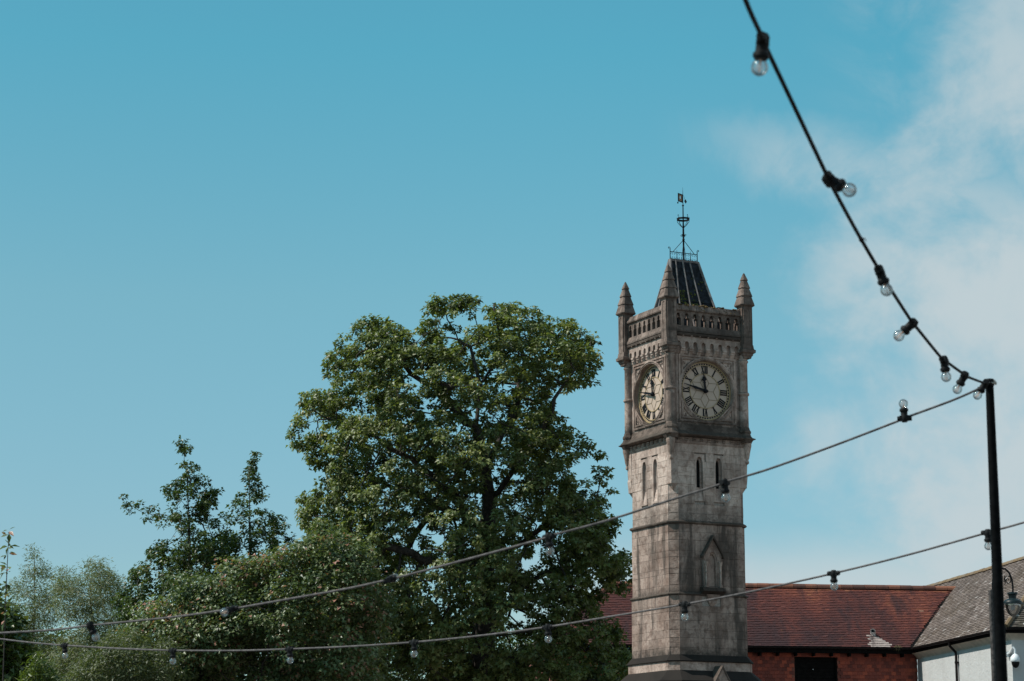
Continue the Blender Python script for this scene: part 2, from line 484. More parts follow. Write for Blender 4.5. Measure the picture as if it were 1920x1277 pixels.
# string courses and plinth
def band(name, prof, mat, c=None, hw=80, full=False):
    mb = MB()
    mb.loft([ring8(hw * k + d, (CH + d * 0.586 if c is None else c), z) for d, z in prof])
    return mb.build(name, mat, tower)
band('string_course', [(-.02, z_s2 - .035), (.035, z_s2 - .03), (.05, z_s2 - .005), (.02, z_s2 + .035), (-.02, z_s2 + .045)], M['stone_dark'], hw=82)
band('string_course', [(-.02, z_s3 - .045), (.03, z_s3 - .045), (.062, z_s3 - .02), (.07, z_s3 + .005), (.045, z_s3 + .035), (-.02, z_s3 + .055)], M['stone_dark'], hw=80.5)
band('weathering', [(.0, z_wb - .01), (.115, z_wb), (.125, z_wb + .025), (.01, z_wt + .0), (.0, z_wt + .01)], M['stone_black'], hw=83)
zp = z_plinth
band('plinth_band', [(.0, zp - .02), (.085, zp - .02), (.085, z_wb - .001), (.0, z_wb - .001)], M['stone_clock'], hw=83)
band('plinth_weathering', [(.0, zp - .5), (.42, zp - .47), (.40, zp - .30), (.088, zp - .02), (.0, zp - .021)], M['stone_black'], hw=83)
band('lower_stage', [(.36, 0), (.36, zp - .48), (.0, zp - .48)], M['stone_low'], hw=83)
# gablet rising through the plinth slope on the right-hand face
for f in (0,):
    mb = MB(); zt = ZF(1253, 90); s_ = 14 * k
    Mx = F(f) @ T(0, -(83 * k), 0)
    mb.plate([(-s_ * 2.2, zt - .75), (s_ * 2.2, zt - .75), (0, zt)], [], -.46, -.05, Mx)
    g = mb.build('gablet', M['stone_clock'], tower)
    mb = MB()
    for sg in (-1, 1):
        mb.loft([[(0, y, zt + .05), (sg * s_ * 2.4, y, zt - .78), (sg * s_ * 2.2, y, zt - .80), (0, y, zt - .015)] for y in (-.49, -.04)], Mx)
    mb.build('gablet_coping', M['stone_dark'], g)

def arch(cx, w, z0, z1, z2, n=6):
    """pointed arch outline, counter-clockwise: half width w, springing z1, apex z2"""
    pts = [(cx - w, z0), (cx + w, z0), (cx + w, z1)]
    H = z2 - z1
    for i in range(1, n):
        t = i / n; pts.append((cx + w * math.cos(t * PI / 2) ** 0.8, z1 + H * math.sin(t * PI / 2) ** 1.15))
    pts.append((cx, z2))
    for i in range(n - 1, 0, -1):
        t = i / n; pts.append((cx - w * math.cos(t * PI / 2) ** 0.8, z1 + H * math.sin(t * PI / 2) ** 1.15))
    pts.append((cx - w, z1))
    return pts
def rarch(cx, w, z0, z1, n=8):
    pts = [(cx - w, z0), (cx + w, z0)]
    for i in range(n + 1):
        t = PI * i / n; pts.append((cx + w * math.cos(t), z1 + w * math.sin(t)))
    return pts
def trefoil(cx, w, z0, z1, h):
    """trefoil headed opening"""
    pts = [(cx - w, z0), (cx + w, z0), (cx + w, z1)]
    pts += [(cx + w * 1.0, z1 + h * .15), (cx + w * .55, z1 + h * .33), (cx + w * .72, z1 + h * .55), (cx + w * .55, z1 + h * .85), (cx, z1 + h),
            (cx - w * .55, z1 + h * .85), (cx - w * .72, z1 + h * .55), (cx - w * .55, z1 + h * .33), (cx - w * 1.0, z1 + h * .15), (cx - w, z1)]
    return pts

# lancet windows
for f in (0, 1):
    hh = 80 * k
    for cx, w, z0, z1, z2 in LANCETS:
        Mx = F(f) @ T(0, -hh, 0)
        mb = MB()
        mb.plate([(cx - 11 * k, z0 - .045), (cx + 11 * k, z0 - .045), (cx + 11 * k, z2 + .065), (cx - 11 * k, z2 + .065)], [arch(cx, w * .88, z0, z1, z2)], -0.003, 0.028, Mx)
        mb.plate(arch(cx, w * .95, z0 - .01, z1, z2 + .01), [arch(cx, w * .45, z0 + .30, z1 - .04, z2 - .06)], 0.075, 0.105, Mx)
        fr = mb.build('lancet_window', M['stone'], tower)
        mb = MB()       # stepped reveal between outer and inner arch
        a_, b_ = arch(cx, w * .88, z0, z1, z2), arch(cx, w * .80, z0, z1 - .01, z2 - .015)
        mb.loft([[(p[0], 0.028, p[1]) for p in a_], [(p[0], 0.078, p[1]) for p in b_]], Mx, cap=False)
        mb.build('reveal', M['stone'], fr)
        mb = MB(); mb.plate(arch(cx, w * .5, z0 + .28, z1 - .03, z2 - .05), [], 0.15, 0.16, Mx); mb.build('pane', M['dark_void'], fr)
        mb = MB()       # sloping sill
        mb.loft([[(cx - w * .86, .072, z0 + .33), (cx - w * .86, .005, z0 + .0), (cx - w * .86, .072, z0 + .0)], [(cx + w * .86, .072, z0 + .33), (cx + w * .86, .005, z0 + .0), (cx + w * .86, .072, z0 + .0)]], Mx)
        mb.build('sill', M['stone'], fr)

# core has to open behind the lancets: a dark lining box sits in front of it, so the openings are cut shallow in the facing depth
# niche with gabled hood on the right-hand face
Mx = F(0) @ T(0, -81.2 * k, 0)
nz0, nzs, nza = ZF(1101, 81), ZF(1056, 81), ZF(1036, 81)
gz, gf = ZF(1006, 83), ZF(1042, 83)
nw = 10 * k
mb = MB()
mb.plate([(-19 * k, nz0 - .13), (19 * k, nz0 - .13), (19 * k, gf - .0), (0, gz - .03), (-19 * k, gf - .0)], [arch(0, nw, nz0, nzs, nza)], -0.085, 0.03, Mx)
niche = mb.build('niche', M['stone_clock'], tower)
mb = MB(); mb.plate(arch(0, nw + .01, nz0 - .01, nzs, nza + .01), [], 0.012, 0.028, Mx); mb.build('niche_back', M['stone'], niche)
mb = MB(); a_, b_ = arch(0, nw, nz0, nzs, nza), arch(0, nw * .78, nz0 + .02, nzs - .01, nza - .05)
mb.loft([[(p[0], -.06, p[1]) for p in a_], [(p[0], -.035, p[1]) for p in b_], [(p[0], .011, p[1]) for p in b_]], Mx, cap=False); mb.build('niche_moulding', M['stone_clock'], niche)
for sg in (-1, 1):
    mb = MB()
    mb.loft([[(sg * -.004, y, gz + .03), (sg * 23.5 * k, y, gf - .02), (sg * 22.5 * k, y, gf - .075), (sg * -.004, y, gz - .045)] for y in (-.16, .02)], Mx)
    mb.build('hood', M['stone_dark'], niche)
    mb = MB()
    mb.lathe([(.052, nz0 - .02), (.052, nz0 + .03), (.03, nz0 + .06), (.028, nzs - .28), (.04, nzs - .27), (.04, nzs - .25), (.028, nzs - .24), (.028, nzs - .1), (.05, nzs - .03), (.056, nzs), (.056, nzs + .03)], 10, Mx @ T(sg * 15 * k, -.115, 0))
    mb.build('colonnette', M['stone_clock'], niche, smooth=True)
mb = MB()
mb.loft([[(-24 * k, y, z) for y, z in ((.03, nz0), (-.16, nz0 - .03), (-.19, nz0 - .12), (-.06, nz0 - .19), (.03, nz0 - .19))], [(24 * k, y, z) for y, z in ((.03, nz0), (-.16, nz0 - .03), (-.19, nz0 - .12), (-.06, nz0 - .19), (.03, nz0 - .19))]], Mx)
mb.build('niche_sill', M['stone_dark'], niche)
mb = MB(); mb.loft([[(-x, 0.0, z), (-x, -d, z), (x, -d, z), (x, 0.0, z)] for x, d, z in ((.05, .015, nz0 - .50), (.11, .05, nz0 - .42), (.13, .05, nz0 - .36), (.16, .09, nz0 - .28), (.2, .1, nz0 - .2))], Mx)
mb.build('niche_corbel', M['stone_clock'], niche)

# corner stops: the chamfers run out into a swelling square corner
for q in range(4):
    mb = MB(); h = 80 * k
    cs = [(-11, 925), (-5, 915), (0.3, 904), (1.2, 893), (1.8, 884), (.9, 880), (1.4, 868), (1.8, 850), (2.0, 830)]
    mb.loft([[(-h - d * k, -h - d * k, ZC(y)), (-h + 13 * k, -h - d * k, ZC(y)), (-h + 13 * k, -h + 13 * k, ZC(y)), (-h - d * k, -h + 13 * k, ZC(y))] for d, y in cs], F(q))
    mb.build('corner_stop', M['stone'], tower)
    mb = MB()
    mb.lathe([(.5 * k, ZC(861)), (3.4 * k, ZC(859)), (3.8 * k, ZC(856)), (2.6 * k, ZC(853)), (4.4 * k, ZC(848)), (6 * k, ZC(838)), (7.6 * k, ZC(830)), (8.6 * k, ZC(826)), (8.6 * k, ZC(818))], 12, F(q) @ T(-h - 1.5 * k, -h - 1.5 * k, 0))
    mb.build('corner_corbel', M['stone_clock'], tower, smooth=True)

# cornice under the clock stage
def sq(name, prof, mat, hw=80, lim=None):
    mb = MB(); mb.loft([ring4(hw * k + d * k, z) for d, z in prof]); return mb.build(name, mat, tower)
sq('cornice_moulding', [(-2, z_face_top - .03), (1.5, z_face_top - .02), (2.6, z_face_top + .02), (2.6, z_face_top + .05), (-2, z_face_top + .05)], M['stone_clock'])
sq('cornice_frieze', [(-4, z_face_top + .05), (1.0, z_face_top + .05), (1.0, z_lip - .045), (-4, z_lip - .045)], M['stone_clock'])
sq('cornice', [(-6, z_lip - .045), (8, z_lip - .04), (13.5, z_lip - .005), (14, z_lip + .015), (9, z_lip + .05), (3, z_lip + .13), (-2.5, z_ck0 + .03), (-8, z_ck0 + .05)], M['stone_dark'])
for f in (0, 1):
    for i in range(9):      # row of four-leaf flowers in the frieze hollow
        s_ = (-64 + 16 * i) * k
        mb = MB(); zc = (z_face_top + .05 + z_lip - .045) / 2; r_ = .052
        for a in range(4):
            c_, sn = math.cos(a * PI / 2 + PI / 4), math.sin(a * PI / 2 + PI / 4)
            mb.lathe([(.004, -.03), (.026, -.012), (.026, .012), (.004, .03)], 6, F(f) @ T(s_ + c_ * .038, -(82.6 * k), zc + sn * .038) @ Matrix.Rotation(PI / 2, 4, 'X'))
        mb.build('carved_flower', M['stone_clock'], tower)
# corner blocks on the cornice carrying the shafts
CSH = 78.5
for q in range(4):
    c_ = CSH * k
    Mq = F(q) @ T(-c_, -c_, 0)
    oct_ = PI / 8
    mb = MB()
    mb.lathe([(13 * k, z_lip - .1), (15.5 * k, z_lip - .03), (17.5 * k, z_lip + .005), (17.5 * k, z_lip + .025), (13 * k, z_lip + .1), (11.5 * k, z_lip + .16), (12.8 * k, z_lip + .19), (12.8 * k, z_lip + .23), (10.5 * k, z_lip + .28), (9.5 * k, z_lip + .34)], 8, Mq, ph=oct_)
    mb.build('shaft_base', M['stone_dark'], tower)
    mb = MB(); zr = ZC(725, 88); zt = ZC(664, 88)
    mb.lathe([(9 * k, z_lip + .30), (8.6 * k, zr - .05), (10.6 * k, zr - .03), (11.2 * k, zr), (10.4 * k, zr + .03), (8.4 * k, zr + .05), (8.2 * k, zt - .03), (10 * k, zt), (10 * k, zt + .03), (8.6 * k, zt + .05), (8.6 * k, ZC(657, 88)), (9.6 * k, ZC(652, 88))], 10, Mq)
    mb.build('corner_shaft', M['stone_clock'], tower, smooth=True)

# clock stage walls with round openings
HC = 77.0
zc0, zc1 = z_ck0 - .02, ZC(656, 77)
RD = 53.5 * k
zdial = ZF(733.5, 70)
pw = 68 * k
mb = MB(); mb.loft([ring4((HC - 13) * k, zc0), ring4((HC - 13) * k, zc1 + .2)]); mb.build('clock_stage_core', M['stone_clock'], tower)
RO = RD + 3.2 * k
for f in range(4):
    Mx = F(f) @ T(0, -HC * k, 0)
    circ = [(RO * math.cos(2 * PI * i / 64), zdial + RO * math.sin(2 * PI * i / 64)) for i in range(64)]
    pw_ = (HC - (0 if f % 2 else .1)) * k
    mb = MB()
    mb.plate([(-pw_, zc0), (pw_, zc0), (pw_, zc1), (-pw_, zc1)], [circ] if f < 2 else [], 0.0, 12.5 * k, Mx)
    mb.build('clock_wall', M['stone'], tower)
    if f > 1: continue
    # moulded square frame, ring and corner triangles
    fx0, fz0, fz1 = 61 * k, zdial - 61 * k, zdial + 64 * k
    mb = MB()
    mb.plate([(-fx0, fz0), (fx0, fz0), (fx0, fz1), (-fx0, fz1)], [[(-fx0 + .05, fz0 + .05), (fx0 - .05, fz0 + .05), (fx0 - .05, fz1 - .05), (-fx0 + .05, fz1 - .05)]], -.035, .004, Mx)
    fr = mb.build('panel_frame', M['stone_clock'], tower)
    mb = MB()
    for i in range(65):
        pass
    prof = [(RO + .085, .003), (RO + .075, -.035), (RO + .045, -.05), (RO + .02, -.03), (RO + .0, -.045), (RO - .012, -.0), (RO - .01, .05)]
    rings = [[(r * math.cos(2 * PI * i / 64), y, zdial + r * math.sin(2 * PI * i / 64)) for i in range(64)] for r, y in prof]
    mb.loft(rings, Mx, cap=False)
    mb.build('ring_moulding', M['stone_clock'], tower, smooth=True)
    for sx in (-1, 1):
        for sz in (-1, 1):
            X0, Z0 = sx * (fx0 - .085), (fz1 - .085 if sz > 0 else fz0 + .085)
            L = 36 * k
            tri = [(X0, Z0), (X0 - sx * L, Z0), (X0, Z0 - sz * L)]
            ctr = (X0 - sx * L * .3, Z0 - sz * L * .3)
            inn = [(ctr[0] + (p[0] - ctr[0]) * .72, ctr[1] + (p[1] - ctr[1]) * .72) for p in tri]
            if sx * sz < 0: tri = tri[::-1]; inn = inn[::-1]
            mb = MB(); mb.plate(tri, [inn], -.035, .004, Mx)
            sp = mb.build('spandrel', M['stone_clock'], tower)
            mb = MB(); rr = random.Random(5)
            for _ in range(16):     # leafy carving
                a, b = rr.random(), rr.random()
                if a + b > 1: a, b = 1 - a, 1 - b
                x = inn[0][0] * (1 - a - b) + inn[1][0] * a + inn[2][0] * b; z = inn[0][1] * (1 - a - b) + inn[1][1] * a + inn[2][1] * b
                mb.lathe([(.002, -.022), (rr.uniform(.015, .03), 0), (.002, .022)], 5, Mx @ T(x, -.002, z) @ Matrix.Rotation(rr.uniform(0, 3), 4, 'Y'))
            mb.build('carving', M['stone_clock'], sp)

# dials
def ringplate(mb, r0, r1, y0, y1, Mx, n=64):
    mb.plate([(r1 * math.cos(2 * PI * i / n), r1 * math.sin(2 * PI * i / n)) for i in range(n)], [[(r0 * math.cos(2 * PI * i / n), r0 * math.sin(2 * PI * i / n)) for i in range(n)]], y0, y1, Mx)
def stroke(mb, x0, z0, x1, z1, w, Mx, y0=-.012, y1=-.002):
    d = Vector((x1 - x0, z1 - z0)); L = d.length; nn = Vector((-d.y, d.x)) / L * w / 2
    mb.plate([(x0 - nn.x, z0 - nn.y), (x1 - nn.x, z1 - nn.y), (x1 + nn.x, z1 + nn.y), (x0 + nn.x, z0 + nn.y)][::-1], [], y0, y1, Mx)
NUM = ['XII', 'I', 'II', 'III', 'IIII', 'V', 'VI', 'VII', 'VIII', 'IX', 'X', 'XI']
for f in (0, 1):
    Md = F(f) @ T(0, -(HC * k) + 8.0 * k, zdial)
    mb = MB(); mb.plate([(RO * 1.0 * math.cos(2 * PI * i / 64), RO * math.sin(2 * PI * i / 64)) for i in range(64)], [], 0, .02, Md)
    dial = mb.build('clock_face', M['dial'], tower)
    for r0, r1, t in ((.985, 1.03, .03), (.895, .92, .014), (.588, .612, .014)):
        mb = MB(); ringplate(mb, r0 * RD, r1 * RD, -t, .0, Md); mb.build('gilt_ring', M['gold'], dial)
    mb = MB()
    for i in range(60):
        Mi = Md @ Matrix.Rotation(2 * PI * i / 60, 4, 'Y')
        mb.plate([(-.023, .93 * RD), (.023, .93 * RD), (.023, .972 * RD), (-.023, .972 * RD)], [], -.008, -.001, Mi)
    mb.build('minute_track', M['black'], dial, kind='stuff')
    mb = MB(); a = .585 * RD / math.sqrt(3)
    for i in range(6):
        t = i * PI / 3; t1 = t + PI / 6; t2 = t + PI / 3
        p0 = (a * math.cos(t), a * math.sin(t)); p1 = (a * 1.732 * math.cos(t1), a * 1.732 * math.sin(t1)); p2 = (a * math.cos(t2), a * math.sin(t2))
        stroke(mb, 0, 0, *p0, .010, Md, -.008); stroke(mb, *p0, *p1, .010, Md, -.008); stroke(mb, *p1, *p2, .010, Md, -.008)
    mb.build('glazing_bar', M['bar'], dial)
    for i, nm in enumerate(NUM):
        Mi = Md @ Matrix.Rotation(2 * PI * i / 12, 4, 'Y') @ T(0, 0, .755 * RD)
        mb = MB(); H = .125 * RD; adv = {'I': .056, 'V': .10, 'X': .10}; tw = sum(adv[c] for c in nm); x = -tw / 2
        sc = min(1.0, .235 / tw)
        for c in nm:
            w = adv[c] * sc; xc = x * sc + w / 2 if False else x + w / 2
            if c == 'I':
                stroke(mb, xc, -H, xc, H, .036 * sc, Mi)
            elif c == 'V':
                stroke(mb, xc - w * .34, H, xc, -H, .032, Mi); stroke(mb, xc + w * .34, H, xc, -H, .013, Mi, -.011)
            else:
                stroke(mb, xc - w * .34, H, xc + w * .34, -H, .032, Mi); stroke(mb, xc + w * .34, H, xc - w * .34, -H, .013, Mi, -.011)
            x += w
        x0 = -tw / 2; x1 = x
        for zz in (H, -H):
            mb.plate([(x0 + .004, zz - .006), (x1 - .004, zz - .006), (x1 - .004, zz + .006), (x0 + .004, zz + .006)], [], -.013, -.002, Mi)
        off = (tw - (x1 - x0)) / 2
        if off:
            mb.v = [tuple(p) for p in mb.v]
        mb.build('numeral', M['black'], dial)
    Mh = Md @ Matrix.Rotation(R(353.5), 4, 'Y')
    mb = MB(); L = .60 * RD
    mb.plate([(-.032, -.06), (.032, -.06), (.026, L * .45), (.045, L * .52), (.02, L * .56), (.085, L * .70), (.05, L * .74), (.04, L * .82), (.014, L * .86), (0, L * 1.1),
              (-.014, L * .86), (-.04, L * .82), (-.05, L * .74), (-.085, L * .70), (-.02, L * .56), (-.045, L * .52), (-.026, L * .45)], [], -.055, -.04, Mh)
    mb.build('hour_hand', M['black'], dial)
    Mh = Md @ Matrix.Rotation(R(283.0), 4, 'Y')
    mb = MB(); L = .90 * RD
    mb.plate([(-.03, -.07), (.03, -.07), (.03, L * .35), (.036, L * .48), (.02, L * .6), (.006, L), (-.006, L), (-.02, L * .6), (-.036, L * .48), (-.03, L * .35)], [], -.075, -.06, Mh)
    mb.build('minute_hand', M['black'], dial)
    mb = MB(); mb.lathe([(.05, 0), (.05, .085), (.03, .1)], 12, Md @ Matrix.Rotation(PI / 2, 4, 'X')); mb.build('hub', M['black'], dial)

# top of the clock stage: moulding, corbel table, ledge, arcaded parapet
zA = ZC(662, 80); zB = ZC(655, 80)
sq('top_moulding', [(-4, zA - .01), (-2.0, zA), (1.0, zA + .04), (1.5, zB), (-4, zB + .01)], M['stone_clock'], hw=78)
z_cb0, z_cb1, z_fr1, z_led0, z_led1 = ZC(654, 84), ZC(636, 84), ZC(628, 84), ZC(626, 84), ZC(619, 86)
z_sl = ZC(608, 84); z_cop0, z_cop1 = ZC(579, 84), ZC(571, 84)
HP = 83.0
mb = MB(); mb.loft([ring4(78 * k, zB), ring4(78 * k, z_led0)]); mb.build('frieze_core', M['stone_clock'], tower)
bay = 17.9 * k
for f in range(4):
    Mx = F(f) @ T(0, -HP * k, 0)
    e = (HP - (0 if f % 2 else 5)) * k
    mb = MB()
    holes = [rarch((i - 3.5) * bay, 4.2 * k, z_cb0 - .001 + .10, z_cb1 - 4.5 * k) for i in range(8)]
    zlow = z_cb0 + .10
    outer = [(-e, z_led0 + .02), (-e, zlow)]
    # arches cut the lower edge: trace it
    for i in range(8):
        cx = (i - 3.5) * bay; w = 4.3 * k
        outer += [(cx - w, zlow)] + [(cx - w * math.cos(PI * t / 8), z_cb1 - 4.5 * k + w * math.sin(PI * t / 8)) for t in range(9)] + [(cx + w, zlow)]
    outer += [(e, zlow), (e, z_led0 + .02)]
    mb.plate(outer[::-1], [], 0, 4.9 * k, Mx)
    mb.build('corbel_table', M['stone'], tower)
    for i in range(7):
        cx = (i - 3.0) * bay; w = 4.2 * k
        mb = MB()
        mb.loft([[(cx - w, 4.9 * k, z), (cx - w, 4.9 * k - d, z), (cx + w, 4.9 * k - d, z), (cx + w, 4.9 * k, z)] for d, z in ((.006, z_cb0 - .10), (.04, z_cb0 - .04), (.055, z_cb0 - .01), (.075, z_cb0 - .005), (.08, z_cb0 + .045), (.098, z_cb0 + .05), (.10, z_cb0 + .099))], Mx)
        mb.build('corbel', M['stone'], tower)
    mb = MB()
    for i in range(9):
        mb.lathe([(.002, -.035), (.026, -.02), (.034, 0), (.026, .02), (.002, .035)], 7, Mx @ T((i - 4) * bay, -.02, z_fr1 + .035))
    mb.build('ball_ornament', M['stone_clock'], tower, smooth=True, kind='stuff')
    # arcade
    mb = MB()
    hs = [trefoil((i - 3.5) * bay, 5.6 * k, z_sl, z_sl + 12 * k, 13 * k) for i in range(8)]
    e2 = (HP - (0 if f % 2 else 9)) * k
    mb.plate([(-e2, z_led1 - .02), (e2, z_led1 - .02), (e2, z_cop0 + .02), (-e2, z_cop0 + .02)], hs, 0, 9 * k, Mx)
    mb.build('parapet', M['stone_top'], tower)
    mb = MB()
    mb.loft([[(x, -.0, z_sl + .02), (x, -.06, z_led1 + .04), (x, -.06, z_led1 - .0), (x, .0, z_led1 - .0)] for x in (-e2, e2)], Mx); mb.build('parapet_sill', M['stone_top'], tower)
    # coping stones with a broken top edge
    n = 9
    for i in range(n):
        x0, x1 = -e2 + 2 * e2 * i / n, -e2 + 2 * e2 * (i + 1) / n
        j = rs.uniform(-.008, .012)
        mb = MB(); mb.loft([[(x, y, z) for y, z in ((-.045, z_cop0 - .0), (-.055, z_cop0 + .03), (-.01, z_cop1 + .05 + j), (9 * k * .6, z_cop1 + .06 + j), (9 * k + .03, z_cop0 + .03), (9 * k + .02, z_cop0))] for x in (x0 + .006, x1 - .006)], Mx)
        mb.build('coping_stone', M['stone_top'], tower)
    # scalloped moss along the coping
    mb = MB(); rr = random.Random(40 + f)
    for i in range(60 if f == 0 else 18):
        x = rr.uniform(-e2, e2 * .9); r_ = rr.uniform(.018, .045) if f == 0 else rr.uniform(.012, .024)
        mb.lathe([(.3 * r_, -r_ * .5), (r_, 0), (.5 * r_, r_ * .6)], 6, Mx @ T(x, rr.uniform(-.04, .05), z_cop1 + rr.uniform(.02, .06) if rr.random() < .6 else z_cop0 + rr.uniform(.03, .08)) )
    mb.build('moss_tuft', M['lichen'], tower, kind='stuff')
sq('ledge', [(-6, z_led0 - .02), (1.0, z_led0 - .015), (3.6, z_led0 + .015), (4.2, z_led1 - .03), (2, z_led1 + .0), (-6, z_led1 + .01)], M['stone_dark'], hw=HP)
mb = MB(); mb.loft([ring4(77.9 * k, z_led0 + .01), ring4(77.9 * k, z_led1 + .03)]); mb.build('roof_floor', M['lead'], tower)

# corner turrets and pinnacles
HT = 82.0; ts = 11.0
for q in range(4):
    Mq = F(q) @ T(-HT * k, -HT * k, 0)
    zb0, zb1 = ZC(651, 92), ZC(641, 92)
    mb = MB()
    mb.loft([ring4(d * k, z) for d, z in ((7.8, zb0 - .08), (8.6, zb0 - .03), (10.4, zb0 + .0), (10.8, zb0 + .04), (14.2, zb0 + .075), (14.4, zb1 + .0), (12.0, zb1 + .03), (ts, zb1 + .14))], Mq)
    tb = mb.build('turret_base', M['stone_top'], tower)
    zt0, zt1 = zb1 + .13, ZC(556, 92)
    mb = MB(); mb.loft([ring8(ts * k - .012, 2 * k, zt0), ring8(ts * k - .012, 2 * k, zt1 + .02)], Mq)
    for g in range(4):
        wq = (ts - .02) * k
        mb.plate([(-wq + 2 * k, zt0), (wq - 2 * k, zt0), (wq - 2 * k, zt1), (-wq + 2 * k, zt1)], [arch(0, 4.2 * k, zt0 + .38, zt1 - .20, zt1 - .09)], -ts * k - .004, -ts * k + .014, Mq @ F(g))
    tu = mb.build('turret', M['stone_top'], tower)
    zc = ZC(556, 92); za = ZC(492.5, 92); H = za - zc
    mb = MB()
    prof = [(ts + .3, zc - .05), (ts + 1.2, zc - .03), (15.2, zc - .004), (15.8, zc + .02)]
    for (t0, t1, r1, rn) in ((0, .28, 11.2, 12.6), (.28, .53, 8.0, 9.4), (.53, .77, 4.9, 6.2), (.77, .985, 1.3, 0)):
        prof.append((r1, zc + H * t1 - .004))
        if rn: prof += [(rn, zc + H * t1), (rn, zc + H * t1 + .012)]
    prof.append((.5, za))
    mb.loft([ring8(d * k, max(d * k * .28, .002), z) for d, z in prof], Mq)
    mb.build('pinnacle', M['stone_top'], tower)

# pavilion roof behind the parapet, ridge parallel to the right-hand face
zr0, zr1 = ZC(632, 60), P(1282, 490.5, loc2w(0, 0)[1]).z
bx, rx, ry = 61 * k, 30.5 * k, 2.5 * k
mb = MB()
def rring(t):
    fl = t ** 0.88
    return [(-(bx + (rx - bx) * fl), -(bx + (ry - bx) * fl), zr0 + (zr1 - zr0) * t), ((bx + (rx - bx) * fl), -(bx + (ry - bx) * fl), zr0 + (zr1 - zr0) * t),
            ((bx + (rx - bx) * fl), (bx + (ry - bx) * fl), zr0 + (zr1 - zr0) * t), (-(bx + (rx - bx) * fl), (bx + (ry - bx) * fl), zr0 + (zr1 - zr0) * t)]
mb.loft([rring(t) for t in (0, .15, .3, .5, .75, 1)])
roof = mb.build('roof', M['lead'], tower)
TT = (0, .15, .3, .5, .75, 1)
def on_roof(face, u, t, lift=.012):
    a, b, c, d = [Vector(p) for p in rring(t)]
    e0, e1 = ((a, b), (d, a))[face]
    p = e0.lerp(e1, u); n = Vector(((0, -1, .35), (-1, 0, .25))[face]).normalized()
    return p + n * lift
for face, us in ((0, (.17, .42, .67)), (1, (.25, .5, .75))):
    for u in us:
        mb = MB(); mb.tube([on_roof(face, u, t) for t in TT], .026, 6); mb.build('lead_roll', M['roll'], roof, smooth=True)
for i in (0, 1, 2, 3):
    mb = MB(); mb.tube([Vector(rring(t)[i]) for t in TT], .036, 7); mb.build('hip_roll', M['roll'], roof, smooth=True)
mb = MB()
mb.loft([[(-rx - .02, -ry - .02, z), (rx + .02, -ry - .02, z), (rx + .02, ry + .02, z), (-rx - .02, ry + .02, z)] for z in (zr1 - .03, zr1 + .03)]); mb.build('ridge_flashing', M['roll'], roof)
# step between upper and lower sheets, moss on the lower ones
mb = MB(); mb.tube([on_roof(0, u, .48, .004) for u in np.linspace(0.02, .98, 12)], .014, 5); mb.build('sheet_lap', M['lead'], roof)
mb = MB(); rr = random.Random(9)
for _ in range(420):
    u = rr.choice((rr.uniform(.16, .36), rr.uniform(.16, .36), rr.uniform(.41, .60), rr.uniform(.02, .98))); t = rr.uniform(.30, .62) if u > .14 and u < .6 else rr.uniform(.3, .8)
    if t > .46 and rr.random() < .65: continue
    p = on_roof(0, u, t, .004); r_ = rr.uniform(.016, .034)
    mb.lathe([(.4 * r_, -.01), (r_, 0), (.4 * r_, .012)], 5, T(*p) @ Matrix.Rotation(R(70), 4, 'X'))
mb.build('roof_moss', M['moss'], roof, kind='stuff')
mb = MB(); p = on_roof(0, .985, .40, .03); mb.tube([p, p + Vector((.10, 0, .02)), p + Vector((.12, 0, .06))], .02, 6); mb.box(p + Vector((.04, -.06, .05)), p + Vector((.22, .05, .075)))
mb.build('vent', M['iron'], roof)

# iron cresting and weather vane
crest = MB()
zt = zr1 + .03; hcr = 14.5 * k
def curl(c, r, a0, turns, sgn, plane=(1, 0)):
    out = []
    for i in range(14):
        t = i / 13; rr_ = r * (1 - .75 * t); a = a0 + sgn * turns * 2 * PI * t
        out.append(Vector((c[0] + plane[0] * rr_ * math.cos(a), c[1] + plane[1] * rr_ * math.cos(a), c[2] + rr_ * math.sin(a))))
    return out
mb = crest; rr_x = rx - .01
mb.tube([(-rr_x, 0, zt + .012), (rr_x, 0, zt + .012)], .010, 6); mb.tube([(-rr_x, 0, zt + hcr), (rr_x, 0, zt + hcr)], .011, 6)
cr = mb.build('roof_cresting', M['iron'], tower)
for i in range(5):
    x = -rr_x + 2 * rr_x * i / 4
    mb = MB(); h_ = hcr + (.10 if i in (0, 4) else (.07 if i in (1, 3) else 0))
    mb.tube([(x, 0, zt), (x, 0, zt + h_)], [.013, .011 if i in (0, 4) else .004], 6)
    if i in (0, 4):
        sg = -1 if i == 0 else 1; mb.tube(curl((x + sg * .035, 0, zt + h_ + .0), .035, PI if sg > 0 else 0, .85, -sg), .008, 5)
    mb.build('crest_post', M['iron'], cr)
for i in range(4):
    xc = -rr_x + 2 * rr_x * (i + .5) / 4
    mb = MB()
    for sx in (-1, 1):
        for sz in (-1, 1):
            mb.tube(curl((xc + sx * .045, 0, zt + hcr / 2 + sz * .045), .040, 0 if sx > 0 else PI, .8, sz * sx), .0055, 4)
    mb.build('crest_scroll', M['iron'], cr)
vbase = zt
def ZA(py): return P(1281, py, loc2w(0, 0)[1]).z
mb = MB()
mb.tube([(0, 0, zt), (0, 0, ZA(470)), (0, 0, ZA(440)), (0, 0, ZA(425)), (0, 0, ZA(411)), (0, 0, ZA(386)), (0, 0, ZA(384)), (0, 0, ZA(365)), (0, 0, ZA(351))], [.026, .022, .028, .024, .018, .015, .010, .008, .002], 8)
mb.lathe([(.01, ZA(387)), (.03, ZA(386)), (.03, ZA(384.5)), (.01, ZA(384))], 8)
mb.lathe([(.02, ZA(452)), (.04, ZA(450)), (.02, ZA(446))], 8)
vane = mb.build('weather_vane', M['iron'], tower)
mb = MB()
